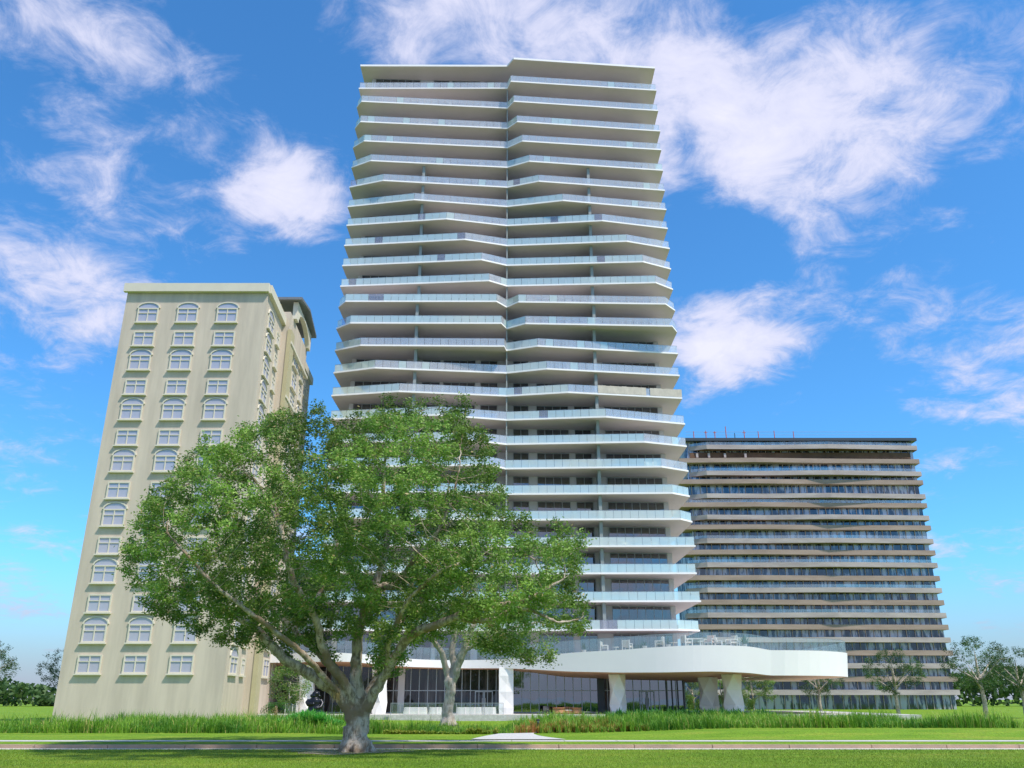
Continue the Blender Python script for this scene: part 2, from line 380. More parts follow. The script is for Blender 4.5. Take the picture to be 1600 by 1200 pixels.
# roof slab
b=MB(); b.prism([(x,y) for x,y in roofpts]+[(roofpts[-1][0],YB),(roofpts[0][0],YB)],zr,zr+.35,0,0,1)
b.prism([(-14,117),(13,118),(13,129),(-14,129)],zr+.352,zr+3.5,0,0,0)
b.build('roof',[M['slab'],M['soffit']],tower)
XD=[(-.75,0,NS),(-13.55,5,NS),(11.75,5,NS)]
for i,(z,poly) in enumerate(SL):
    b=MB(); pl=list(poly)+[(poly[-1][0],YB),(poly[0][0],YB)]
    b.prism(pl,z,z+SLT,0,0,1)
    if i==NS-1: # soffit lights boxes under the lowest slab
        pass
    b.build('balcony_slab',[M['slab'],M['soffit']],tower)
    # railing: glass panels + handrail
    gl=MB(); hr=MB(); zt=z+SLT
    ins=.12; path=[(poly[0][0]+ins,YB-.3)]+[(x+(ins if k==0 else -ins if k==len(poly)-1 else 0),y+ins) for k,(x,y) in enumerate(poly)]+[(poly[-1][0]-ins,YB-.3)]
    rs=random.Random(i*13+5)
    for k,(p,q) in enumerate(zip(path[:-1],path[1:])):
        L=math.dist(p,q); n=max(1,round(L/1.1))
        dxn=(q[0]-p[0])/L; dyn=(q[1]-p[1])/L
        fac=-dyn   # >0 when the run comes towards the viewer to the right
        for j in range(n):
            a=(j+.012*n/ n)/n; c=(j+1)/n; g=.018/L
            pa=(p[0]+(q[0]-p[0])*(j/n+g),p[1]+(q[1]-p[1])*(j/n+g)); pb=(p[0]+(q[0]-p[0])*((j+1)/n-g),p[1]+(q[1]-p[1])*((j+1)/n-g))
            left_facing = 0<k<len(path)-2 and (fac>.012 or (i>=10 and fac>-.012) or i>=19)  # sky reflection by facing is put into the choice of glass colour
            r=rs.random(); mi = (1 if r<.975 else 2) if left_facing else (0 if r<.95 else 1)
            if k==0 or k==len(path)-2: mi=3
            gl.wallbox(pa,pb,zt+.02,zt+1.08,.02,mi)
        hr.wallbox(p,q,zt+1.082,zt+1.115,.035)
    ro=gl.build('railing',[M['gA'],M['gB'],M['gC'],M['gP']],tower)
    hr.build('handrail',[M['handrail'],M['whitem']],ro)
    # fins
    zc = zr if i==0 else SL[i-1][0]
for (xd,i0,i1) in XD:
    for i in range(i0,i1):
        z,poly=SL[i]; zc=SL[i-1][0] if i>0 else zr
        if i==0: continue
        fy=max(frontY(poly,xd),frontY(SL[i-1][1],xd))+(.25 if xd==-.75 else .55)
        b=MB(); wy=wallY(xd)
        b.wallbox((xd,fy+.07),(xd,wy),z+SLT,zc-.002,.10,0)
        b.wallbox((xd,fy),(xd,fy+.068),z+SLT,zc-.002,.18 if xd==-.75 else .42,1)
        b.build('privacy_screen',[M['fin'],M['finl']],tower)
# bottom storey fins (terrace level) omitted; windows
WINX=[(-22.6,-15.2,6),(-13.0,-10.4,2),(-9.95,-5.3,4),(-4.56,-2.1,2),(.15,2.36,2),(3.5,8.06,4),(8.88,11.2,2),(13.2,21.0,7)]
ang=math.atan2(YR-YL,XR-XL)
def window_mb(x0,x1,h,n):
    L=(x1-x0)/math.cos(ang); f=MB(); g=MB(); t=.07
    f.box((0,-.07,0),(L,-.002,t)); f.box((0,-.07,h-t),(L,-.002,h))
    for k in range(n+1):
        x=k*(L-t)/n; f.box((x,-.072,t+.001),(x+t,-.002,h-t-.001))
    g.box((t/2,-.03,t/2),(L-t/2,-.004,h-t/2))
    return f,g
rest_f=MB(); rest_g=MB()
floors=[]
for i in range(NS+1):   # storey above slab i (i==NS: terrace storey)
    zf = (SL[i][0]+SLT) if i<NS else 6.05
    zc = (zr if i==0 else SL[i-1][0]) if i<NS else SL[-1][0]
    floors.append((i,zf,zc))
for (i,zf,zc) in floors:
    for (x0,x1,n) in WINX:
        h=zc-zf-.07; big = (i>=14)   # lower storeys show largest: 12 storeys x 8
        f,g=window_mb(x0,x1,h,n)
        y0=wallY(x0)
        if big:
            o=f.build('window',M['frame'],tower,loc=(x0,y0,zf+.02),rotz=ang)
            p=g.build('pane',M['pane'],o,world=False)
        else:
            ca,sa=math.cos(ang),math.sin(ang)
            for src,dst in ((f,rest_f),(g,rest_g)):
                n0=len(dst.v); dst.v+=[(x0+x*ca-y*sa,y0+x*sa+y*ca,zf+.02+zz) for x,y,zz in src.v]
                dst.f+=[[n0+q for q in ff] for ff in src.f]; dst.m+=src.m
o=rest_f.build('window',M['frame'],tower); o['kind']='stuff'
p=rest_g.build('pane',M['pane'],o); p['kind']='stuff'
# beige wrap on the railing of one balcony
z,poly=SL[15]; b=MB(); x0=11.9; xe=poly[-1][0]
pts=[(x0+(xe-x0)*t) for t in np.linspace(0,1,22)]
for k in range(21):
    if k==12:
        b.build('balcony_wrap',M['wrap'],tower); b=MB(); continue
    p=(pts[k],frontY(poly,pts[k]+1e-4)+.03+.02*math.sin(k*1.7)); q=(pts[k+1],frontY(poly,min(pts[k+1],xe-1e-4))+.03+.02*math.sin((k+1)*1.7))
    b.wallbox(p,q,z+SLT+.05,z+SLT+1.16+.02*math.sin(k*2.3),.02)
b.build('balcony_wrap',M['wrap'],tower)

# ------------------------------------------------------------------ PODIUM (part of the tower)
def interp(tab,x):
    if x<=tab[0][0]: return tab[0][1]
    for (a,b_),(c,d) in zip(tab[:-1],tab[1:]):
        if x<=c:
            t=(x-a)/(c-a); return b_+(d-b_)*t
    return tab[-1][1]
def smooth_tab(tab, x, w=14):
    return sum(interp(tab,x+dx) for dx in np.linspace(-w,w,7))/7
TOP=[(440,1022),(480,1019.5),(525,1019.5),(580,1023),(645,1030),(694,1031.5),(724,1031.5),(781,1030.6),(826,1025.5),(860,1022.6),(913,1018.4),(970,1015.5),(1010,1012.2),(1077,1008.3),(1130,1008),(1172,1010),(1190,1013),(1205,1017)]
BOT=[(440,1035.5),(502,1033.7),(545,1033.7),(590,1038),(636,1041.8),(722,1044.2),(790,1044),(831,1046),(887,1049.2),(970,1050.8),(1037,1050.6),(1117,1049),(1172,1051.3),(1190,1053.5),(1205,1056)]
INN=[(440,1041),(502,1042),(560,1045),(636,1046),(722,1047.5),(790,1047.5),(840,1055),(880,1061),(930,1063),(980,1065),(1040,1066),(1071,1066.5),(1097,1066),(1127,1060.5),(1160,1058.7),(1205,1056)]
DOUT=[(440,106),(480,103.5),(545,102),(600,104),(690,107),(760,106.5),(830,104),(900,101.5),(980,99.5),(1060,98),(1117,98),(1160,98.3),(1190,98.8),(1205,99.2)]
DIN=[(440,112),(1071,112),(1127,108.5),(1172,106.5),(1205,106)]
xs=np.linspace(440,1205,120)
to=[];bo=[];si=[]
for x in xs:
    Dq=smooth_tab(DOUT,x,35)
    to.append(PY(x,smooth_tab(TOP,x),Dq)); bo.append(PY(x,smooth_tab(BOT,x),Dq)); si.append(PY(x,smooth_tab(INN,x,8),max(smooth_tab(DIN,x,8),Dq+.8)))
# close the ends with curves running back
def endcurve(pt,sgn):
    out=[]
    for k in range(1,13):
        t=k/12*math.pi/2
        out.append((math.sin(t)*12*sgn,(1-math.cos(t))*11))
    return out
def extend(lst,sgn,zconst=None):
    base=lst[-1] if sgn>0 else lst[0]; e=[]
    for dx,dy in endcurve(base,sgn): e.append(base+Vector((dx,dy,0)))
    e.append(base+Vector((12*sgn,28,0)))
    return lst+e if sgn>0 else e[::-1]+lst
for l in (1,-1):
    to=extend(to,l); bo=extend(bo,l)
nb=13
siL=[Vector((si[0].x+.2,min(112+k*.5,136),si[0].z)) for k in range(nb)][::-1]; siR=[Vector((si[-1].x-.2,si[-1].y+.4+k*2,si[-1].z)) for k in range(nb)]
si=siL+si+siR
def strip(a,b_,name,m,par,thick=None,smooth=True):
    me=MB(); n=len(a)
    me.v=[tuple(p) for p in a]+[tuple(p) for p in b_]
    for k in range(n-1): me.f.append([k,k+1,n+k+1,n+k]); me.m.append(0)
    return me.build(name,m,par,smooth=smooth)
# band as a closed volume: outer face, lip, inner face
bi=[p+Vector((0,.35,0)) for p in bo]; ti=[p+Vector((0,.35,0)) for p in to]
me=MB(); rows=[ti,to,bo,bi]; n=len(to)
for r_ in rows: me.v+=[tuple(p) for p in r_]
for r_ in range(4):
    r2=(r_+1)%4
    for k in range(n-1): me.f.append([r_*n+k,r2*n+k,r2*n+k+1,r_*n+k+1]); me.m.append(0)
bo_=me.build('podium_band',M['band'],tower)
def resample(lst,n):
    L=[0]
    for a,c in zip(lst[:-1],lst[1:]): L.append(L[-1]+(c-a).length)
    out=[]
    for t in np.linspace(0,L[-1],n):
        j=min(max(np.searchsorted(L,t)-1,0),len(lst)-2); w=(t-L[j])/max(1e-9,L[j+1]-L[j]); out.append(lst[j].lerp(lst[j+1],min(1,w)))
    return out
# curved wood soffit (several rows so that it bows)
nr=6; me=MB(); n=len(bo)
for r_ in range(nr+1):
    t=r_/nr
    for k in range(n):
        a=bo[k]+Vector((0,.12,.03)); c=si[k]; p=a.lerp(c,t); p.z += .10*math.sin(math.pi*t)*(1 if a.z-c.z>.3 else 0); me.v.append(tuple(p))
for r_ in range(nr):
    for k in range(n-1): me.f.append([r_*n+k,r_*n+k+1,(r_+1)*n+k+1,(r_+1)*n+k]); me.m.append(0)
me.build('podium_soffit',M['wood'],tower,smooth=True)
# terrace floor
fl=MB(); mid=[p+Vector((0,.2,-.05)) for p in to]
for k in range(n-1):
    fl.face([mid[k],mid[k+1],(mid[k+1].x,136,mid[k+1].z),(mid[k].x,136,mid[k].z)])
fl.build('terrace_floor',M['concrete'],tower)
# terrace glass rail along the band
gl=MB(); hr=MB(); acc=0
pth=resample([p+Vector((0,.25,0)) for p in to],150)
for k in range(len(pth)-1):
    p,q=pth[k],pth[k+1]; d=(q-p).normalized()*.02
    gl.wallbox((p+d),(q-d),p.z-.02,p.z+1.35,.02,0,q.z-.02,q.z+1.35)
    hr.wallbox(p,q,p.z+1.352,p.z+1.39,.04,0,q.z+1.352,q.z+1.39)
gt=gl.build('terrace_railing',M['gP'],tower); hr.build('handrail',M['handrail'],gt)

# lobby glass wall
YG=110.0; xa,xb=-23.0,21.2
def sofz(x):   # soffit height at the glass line
    best=min(range(len(si)),key=lambda k:abs(si[k].x-x)); a=bo[best]; c=si[best]
    t=(YG-a.y)/max(.5,(c.y-a.y)); return a.z+(c.z-a.z)*min(1,max(0,t))
g=MB(); n=42; z0=-.02
xs2=np.linspace(xa,xb,n+1)
for k in range(n):
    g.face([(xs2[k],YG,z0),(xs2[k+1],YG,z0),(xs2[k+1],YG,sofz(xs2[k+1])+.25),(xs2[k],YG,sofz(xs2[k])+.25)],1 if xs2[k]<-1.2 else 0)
# right return wall
g.face([(xb,YG,z0),(xb,YG+12,z0),(xb,YG+12,4.2),(xb,YG,4.2)])
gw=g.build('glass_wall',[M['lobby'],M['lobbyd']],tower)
f=MB()
for k in range(n+1):
    f.box((xs2[k]-.045,YG-.08,z0),(xs2[k]+.045,YG-.004,sofz(xs2[k])+.2))
for zz in (2.55,z0+.06):
    f.box((xa,YG-.07,zz-.05),(xb,YG-.006,zz+.05))
f.box((10.5,YG-.25,z0),(11.35,YG-.09,4.3),1)
f.box((-14.0,YG-.25,z0),(-13.2,YG-.09,5.1),2)
for xx in (18.9,19.6,20.3,21.0): f.box((xx,YG-.2,z0),(xx+.12,YG-.09,4.1),1)
f.build('mullions',[M['frame'],M['dframe'],M['wall']],gw)
def door(x0,x1):
    d=MB(); h=2.5; t=.12
    for (a,c) in ((x0,(x0+x1)/2-.02),((x0+x1)/2+.02,x1)):
        d.box((a,YG-.14,z0),(a+t,YG-.085,h)); d.box((c-t,YG-.14,z0),(c,YG-.085,h)); d.box((a+t,YG-.14,h-t),(c-t,YG-.085,h)); d.box((a+t,YG-.14,z0),(c-t,YG-.085,z0+t))
    o=d.build('door',M['frame'],tower)
    hh=MB(); m_=(x0+x1)/2
    for s in (-1,1): hh.box((m_+s*.2-.02,YG-.2,.7),(m_+s*.2+.02,YG-.145,1.7))
    hh.build('handle',M['whitem'],o)
kx=lambda px,Y: (px-800)/F/1.068*Y
door(kx(742,YG),kx(770,YG)); door(kx(999,YG),kx(1023,YG))
# columns
def column(px,Y,Rr,zt,rot=0,kind='twist',zb=-.3):
    x=kx(px,Y); b=MB(); rings=[]
    if kind=='twist':
        lv=[0,.12,.40,.72,1.0]; zz=[zb+(zt-zb)*t for t in (0,.27,.62,1.0)]
        for k,z in enumerate(zz):
            a0=rot+(math.pi/4 if k%2==0 else 0)
            rings.append([(x+Rr*math.cos(a0+j*math.pi/2),Y+Rr*math.sin(a0+j*math.pi/2),z) for j in range(4)])
        n0=0
        for r_ in rings: b.v+=r_
        for k in range(3):
            for j in range(4):
                j2=(j+1)%4; A=k*4; B=(k+1)*4
                if k%2==0: # lower at 45+90j, upper at 90j: upper j2 sits between lower j and lower j2 (shifted)
                    b.f.append([A+j,A+j2,B+j2]); b.m.append(0); b.f.append([A+j,B+j2,B+j]); b.m.append(0)
                else:
                    b.f.append([A+j,A+j2,B+j]); b.m.append(0); b.f.append([B+j,A+j2,B+j2]); b.m.append(0)
        b.f.append([12,13,14,15]); b.m.append(0)
    else:
        n=7; zz=[zb+(zt-zb)*k/(n-1) for k in range(n)]; w=Rr
        for k,z in enumerate(zz):
            io=.06 if k%2 else -.04
            ring=[]
            for j in range(4):
                a=math.pi/4+j*math.pi/2; cx,cy=math.cos(a)*w*1.414,math.sin(a)*w*1.414
                e=.0 if k%2 else 0
                ring.append((x+cx,Y+cy,z)); am=a+math.pi/4; ring.append((x+math.cos(am)*(w+io),Y+math.sin(am)*(w+io),z))
            b.v+=ring
        for k in range(n-1):
            for j in range(8):
                j2=(j+1)%8; A=k*8; B=A+8
                mid_odd=(j%2==1)
                if (k%2==0)==mid_odd: b.f+= [[A+j,A+j2,B+j2],[A+j,B+j2,B+j]]
                else: b.f+= [[A+j,A+j2,B+j],[A+j2,B+j2,B+j]]
                b.m+=[0,0]
        b.f.append([(n-1)*8+j for j in range(8)]); b.m.append(0)
    b.build('column',M['column'],tower)
column(791,106.3,.85,5.06,kind='diamond')
column(965.5,103.5,1.02,4.25,rot=.12)
column(1108,106.0,1.2,4.0,rot=.05)
column(1146,103.0,1.18,4.25,rot=-.06)
column(592,105.2,1.0,5.3,rot=.3)
column(478,105.5,1.1,5.3,rot=.1)
# lamps under lowest slab
z24=SL[-1][0]
for px in (964,1022,1075):
    p=PZ(px,988,z24); b=MB(); b.box((p.x-.25,110.6,z24-.12),(p.x+.25,110.9,z24-.002)); b.build('soffit_lamp',M['frame'],tower)

# ------------------------------------------------------------------ GROUND
def sstep(a,b_,x):
    t=min(1,max(0,(x-a)/(b_-a))); return t*t*(3-2*t)
def H(x,y):
    if y<31.86: return 0.0
    h=.10
    bed=sstep(41,47,y)*(1-sstep(60,70,y))
    left=1-sstep(-10.5,-7.5,x); mid=sstep(-10.5,-7.5,x)*(1-sstep(-1.5,2.5,x)); right=sstep(-1.5,2.5,x)
    tgt=left*.05+mid*(-.58)+right*.12
    h=h*(1-sstep(41,50,y))+tgt*sstep(41,50,y)
    back=sstep(60,72,y)
    h=h*(1-back)+(-.55*(left+right)+(-.62)*mid)*back
    h+=.22*sstep(2,12,x)*sstep(36.6,40,y)*(1-sstep(43,50,y))
    return h
def grid(name,x0,x1,nx,y0,y1,ny,m,Hf):
    b=MB(); X=np.linspace(x0,x1,nx); Y=np.linspace(y0,y1,ny)
    for y in Y:
        for x in X: b.v.append((x,y,Hf(x,y)))
    for j in range(ny-1):
        for i in range(nx-1): b.f.append([j*nx+i,j*nx+i+1,(j+1)*nx+i+1,(j+1)*nx+i]); b.m.append(0)
    return b.build(name,m,smooth=True)
b=MB(); b.face([(-130,-16,0),(130,-16,0),(130,30.95,0),(-130,30.95,0)])
tag(b.build('lawn',M['lawn']),kind='structure')
# far side lawn and planting bed ground with the path cut in as a sheet above
o=grid('lawn',-130,130,261,32.10,100,170,M['lawn'],H); tag(o,kind='structure')
b=MB(); b.face([(-1500,-16.2,-1.0),(1500,-16.2,-1.0),(1500,3500,-1.0),(-1500,3500,-1.0)]); tag(b.build('ground',M['lawn']),kind='structure')
b=MB(); b.face([(-3000,-4000,-1.6),(3000,-4000,-1.6),(3000,-16.1,-1.6),(-3000,-16.1,-1.6)]); tag(b.build('water',M['water']),kind='structure')
b=MB(); b.box((-130,30.955,-.3),(130,31.85,-.012)); tag(b.build('gutter',M['gutter']),kind='structure')
b=MB(); x=-130
rk=random.Random(3)
while x<130:
    L=2.4+rk.random()*.5; b.box((x+.012,31.852,-.1),(min(x+L,130)-.012,32.09,.10+rk.random()*.006)); x+=L
tag(b.build('kerb',M['curb']),kind='structure')
# sidewalk and path, sheets 4-10 mm above the lawn
def sheet(name,polyfn,m,off):
    b=MB()
    for q in polyfn: b.face([(x,y,H(x,y)+off) for x,y in q])
    return tag(b.build(name,m),kind='structure')
sheet('sidewalk',[[(x,34.2),(x+1.98,34.2),(x+1.98,35.2),(x,35.2)] for x in np.arange(-60,60,2.0)],M['path'],.006)
lf=[(735,1156.4),(748,1153),(765,1149.6),(785,1146.4),(805,1144.2),(822,1143.6),(838,1143.3)]
rt=[(885,1156.4),(868,1154.2),(852,1152.2),(840,1150),(834,1147.8),(834,1145.6),(842,1143.4)]
lw=[PZ(a,c,.10) for a,c in lf]; rw=[PZ(a,c,.10) for a,c in rt]
b=MB(); Lr=resample(lw,30); Rr_=resample(rw,30)
for k in range(29):
    for j in range(8):
        q=[Lr[k].lerp(Rr_[k],j/8),Lr[k].lerp(Rr_[k],(j+1)/8),Lr[k+1].lerp(Rr_[k+1],(j+1)/8),Lr[k+1].lerp(Rr_[k+1],j/8)]
        b.face([(p.x,p.y,H(p.x,p.y)+.03) for p in q])
# the continuation of the path through the planting
cpts=[Lr[-1].lerp(Rr_[-1],.5),Vector((2.6,50,0)),Vector((6.5,58,0))]
tag(b.build('path',M['path']),kind='structure')
# plaza
b=MB(); b.box((-45,99.2,-.8),(45,135,-.04)); tag(b.build('plaza',M['concrete']),kind='structure')
# mulch ring
b=MB(); cx,cy=kx(556,29.5),29.5; ring=[]
for k in range(48):
    t=2*math.pi*k/48; r=1.55+.35*math.sin(3*t+.5)+.2*math.sin(7*t); ring.append((cx+r*1.15*math.cos(t)-.25,cy+r*.8*math.sin(t),.012))
b.face(ring); tag(b.build('mulch',M['mulch']),kind='structure')
# retaining wall and its glass guard rail
xw0,xw1=kx(609,97.5),kx(792,97.5)
b=MB(); b.box((xw0,97.3,-1.1),(xw1,97.8,-.02)); b.box((xw0,97.8,-1.0),(xw1,99.19,-.05),0)
rw_=b.build('retaining_wall',M['stone']); tag(rw_,'low pale stone block wall below the glass railing','wall')
b=MB(); b.box((xw1+.02,98.2,-1.1),(kx(952,98),98.7,-.03)); tag(b.build('retaining_wall',M['concrete']),'low plain concrete wall edge under the rattan tables','wall')
b=MB(); b.box((kx(455,98),98.2,-1.1),(xw0-.02,98.7,-.03)); tag(b.build('retaining_wall',M['concrete']),'low concrete wall edge behind the bronze statue','wall')
ra=empty('glass_railing',((xw0+xw1)/2,97.6,0),'glass guard rail with dark posts on the stone wall','railing')
g=MB(); p_=MB(); n=12; X=np.linspace(xw0+.15,xw1-.4,n+1)
for k in range(n):
    g.box((X[k]+.06,97.59,.05),(X[k+1]-.06,97.61,1.1))
g.build('glass_panel',M['gP'],ra)
for k in range(n+1):
    if k in (0,1,4,7,10,n):
        p_=MB(); p_.box((X[k]-.03,97.57,-.02),(X[k]+.03,97.63,1.14)); p_.build('post',M['frame'],ra)
t_=MB(); t_.box((X[0]-.03,97.56,1.141),(X[-1]+.03,97.64,1.19)); t_.build('handrail',M['frame'],ra)
# small glass guard by the left of the sculpture
xg0,xg1=kx(447,99),kx(464,99)
ra=empty('glass_railing',((xg0+xg1)/2,99,0),'short blue-tinted glass guard left of the bronze statue','railing')
g=MB(); X=np.linspace(xg0,xg1,4)
for k in range(3): g.box((X[k]+.05,98.99,0),(X[k+1]-.05,99.01,1.25))
g.build('glass_panel',M['gP'],ra)
p_=MB()
for k in range(4):
    p_=MB(); p_.box((X[k]-.03,98.97,-.04),(X[k]+.03,99.03,1.3)); p_.build('post',M['whitem'],ra)
p_=MB(); p_.box((X[0]-.03,98.96,1.301),(X[-1]+.03,99.04,1.34)); p_.build('handrail',M['whitem'],ra)

# ------------------------------------------------------------------ planting (ornamental grass)
def blades(name, n, xr, yr, hmin, hmax, w, cols, cond=None, lean=.35, segs=2, zoff=0):
    x=rng.uniform(xr[0],xr[1],n); y=yr[0]+(yr[1]-yr[0])*rng.uniform(0,1,n)**1.25
    if cond is not None:
        keep=cond(x,y); x=x[keep]; y=y[keep]; n=len(x)
    # gather blades in tufts
    q=.42; tx=np.round(x/q)*q; ty=np.round(y/q)*q
    jit=np.sin(tx*12.9898+ty*78.233)*43758.5453; jit-=np.floor(jit)
    x=tx+(x-tx)*.55+jit*.2; y=ty+(y-ty)*.55+jit*.2
    z=np.array([H(a,c) for a,c in zip(x,y)])+zoff
    h=rng.uniform(hmin,hmax,n)*(.5+.8*jit)*(.85+.3*np.sin(x*.9+2*np.sin(y*.5))+.12*np.sin(x*2.7))
    az=rng.uniform(0,2*np.pi,n); ln=rng.uniform(.05,1,n)*lean*h*1.6
    dx,dy=np.cos(az),np.sin(az); wa=az+np.pi/2+rng.uniform(-.6,.6,n); wx,wy=np.cos(wa)*w/2,np.sin(wa)*w/2
    base=np.stack([x,y,z],1); midp=base+np.stack([dx*ln*.3,dy*ln*.3,h*.62],1); tip=base+np.stack([dx*ln,dy*ln,h*(1-.45*ln/h)],1)
    W=np.stack([wx,wy,np.zeros(n)],1)
    V=np.concatenate([np.stack([base-W,base+W,midp+W*.8,midp-W*.8],1),np.stack([midp-W*.8,midp+W*.8,tip+W*.08,tip-W*.08],1)],0).reshape(-1,3)
    big=np.sin(x*.55+1.3*np.sin(y*.3))*.5+np.sin(x*1.9+y*.7)*.3
    c=np.zeros((n,3)); k=np.clip(.5+.35*big+rng.normal(0,.22,n)+.3*(jit-.5),0,1)
    ca,cb,cc=[np.array(q_) for q_ in cols]
    c=ca[None]*(1-k[:,None])+cb[None]*k[:,None]
    yel=rng.uniform(0,1,n)<cc[3]*(1+big); c[yel]=cc[:3]
    return mesh_np(name,V,None,4,M['blade'],col=np.concatenate([c,c],0))
def pathfree(x,y): return ~((x>kx(770,43)) & (x<kx(838,43.5)+.0) & (y<46.0))
o=blades('ornamental_grass',90000,(-26,24),(42.3,64),.40,.82,.026,((.04,.17,.015),(.26,.46,.04),(.52,.46,.14,.07)),pathfree,lean=.55)
tag(o,'long green ornamental grass planted in a broad band before the tower','grass',kind='stuff')
o=blades('ornamental_grass',9000,(kx(805,43),kx(1010,43)),(42.6,46.5),.3,.55,.028,((.17,.28,.02),(.42,.34,.06),(.48,.19,.07,.30)),None)
tag(o,'yellow and rust tinged grass clumps in front of the green planting right of the path','grass',kind='stuff')
o=blades('groundcover',12000,(kx(450,50),kx(534,50)),(46,52.5),.45,.75,.09,((.03,.17,.02),(.10,.42,.05),(.25,.45,.08,.1)),None,lean=.6,zoff=.1)
tag(o,'bright green broad-leaved shrubbery below the bronze statue','shrubbery',kind='stuff')
o=blades('groundcover',7000,(kx(600,42),kx(770,42)),(41.2,43.2),.12,.3,.05,((.16,.28,.02),(.34,.36,.04),(.45,.42,.08,.2)),None,lean=.8)
tag(o,'low yellow-green edging plants left of the pale path','ground cover',kind='stuff')
o=blades('groundcover',16000,(kx(952,90),kx(1185,90)),(84,95),.5,.9,.12,((.015,.09,.012),(.05,.22,.03),(.1,.3,.04,.05)),None,lean=.5,zoff=.25)
tag(o,'dark green leafy planting at the feet of the faceted columns','shrubbery',kind='stuff')
# fine lawn blades (foreground)
def lawnblades():
    n=150000; y=rng.uniform(20.5,30.9,n); x=rng.uniform(-1,1,n)*(y*.66+2)
    h=rng.uniform(.02,.05,n); az=rng.uniform(0,6.28,n); W=np.stack([np.cos(az),np.sin(az),np.zeros(n)],1)*.006
    base=np.stack([x,y,np.zeros(n)],1); tip=base+np.stack([rng.normal(0,.015,n),rng.normal(0,.015,n),h],1)
    V=np.stack([base-W,base+W,tip],1).reshape(-1,3)
    k=np.clip(.5+.3*np.sin(x*.5+np.sin(y))+rng.normal(0,.25,n),0,1)[:,None]
    c=np.array((.12,.21,.016))*(1-k)+np.array((.30,.36,.05))*k
    o=mesh_np('grass',V,None,3,M['blade'],col=c); tag(o,'short mown grass of the foreground lawn','grass',kind='stuff')
lawnblades()

# ------------------------------------------------------------------ TREES
def in_poly(px,py,poly):
    n=len(poly); ins=np.zeros(len(px),bool); j=n-1
    for i in range(n):
        xi,yi=poly[i]; xj,yj=poly[j]
        c=((yi>py)!=(yj>py))&(px<(xj-xi)*(py-yi)/(yj-yi+1e-9)+xi); ins^=c; j=i
    return ins
def dist_poly(px,py,poly):
    d=np.full(len(px),1e9); n=len(poly)
    for i in range(n):
        a=np.array(poly[i]); b_=np.array(poly[(i+1)%n]); e=b_-a; t=np.clip(((px-a[0])*e[0]+(py-a[1])*e[1])/(e@e+1e-9),0,1)
        d=np.minimum(d,np.hypot(px-a[0]-t*e[0],py-a[1]-t*e[1]))
    return d
def grow(limbs, att, step=.33, kill=.5, infl=4.5, iters=60):
    """limbs: list of (pts list of Vector, radii). returns nodes, parent, initial count"""
    P=[];par=[]
    for pts,rad in limbs:
        base=None
        L=resample(pts,max(3,int(sum((b_-a).length for a,b_ in zip(pts[:-1],pts[1:]))/step)))
        for k,p in enumerate(L):
            if k==0:
                par.append(-1 if not P else int(np.argmin([(Vector(q)-p).length for q in P])))
            else: par.append(len(P)-1)
            P.append(tuple(p))
    n0=len(P); P=list(P); A=att.copy(); alive=np.ones(len(A),bool)
    pos=np.array(P); D=((A[:,None,:]-pos[None])**2).sum(2); near=D.argmin(1); nd=D.min(1)
    for it in range(iters):
        act=alive&(nd<infl**2)
        if not act.any(): break
        acc={}
        idx=np.where(act)[0]; dirs=A[idx]-pos[near[idx]]; dirs/=np.linalg.norm(dirs,axis=1)[:,None]+1e-9
        s=np.zeros((len(pos),3)); cnt=np.zeros(len(pos)); np.add.at(s,near[idx],dirs); np.add.at(cnt,near[idx],1)
        g=np.where(cnt>0)[0]; v=s[g]/cnt[g][:,None]+rng.normal(0,.12,(len(g),3)); v/=np.linalg.norm(v,axis=1)[:,None]+1e-9
        new=pos[g]+v*step; base=len(pos); pos=np.concatenate([pos,new]); par+= [int(q) for q in g]
        Dn=((A[:,None,:]-new[None])**2).sum(2); m=Dn.min(1); am=Dn.argmin(1)+base
        upd=m<nd; nd=np.where(upd,m,nd); near=np.where(upd,am,near)
        alive&=nd>kill**2
    return pos,np.array(par),n0
def clump(A,s,seed):
    r=np.random.default_rng(seed); v=np.zeros(len(A))
    for k in range(10):
        w=r.normal(0,1,3); w/=np.linalg.norm(w); f_=s*r.uniform(.7,1.6); v+=np.sin(A@w*f_+r.uniform(0,6.28))
    return v/np.sqrt(5)
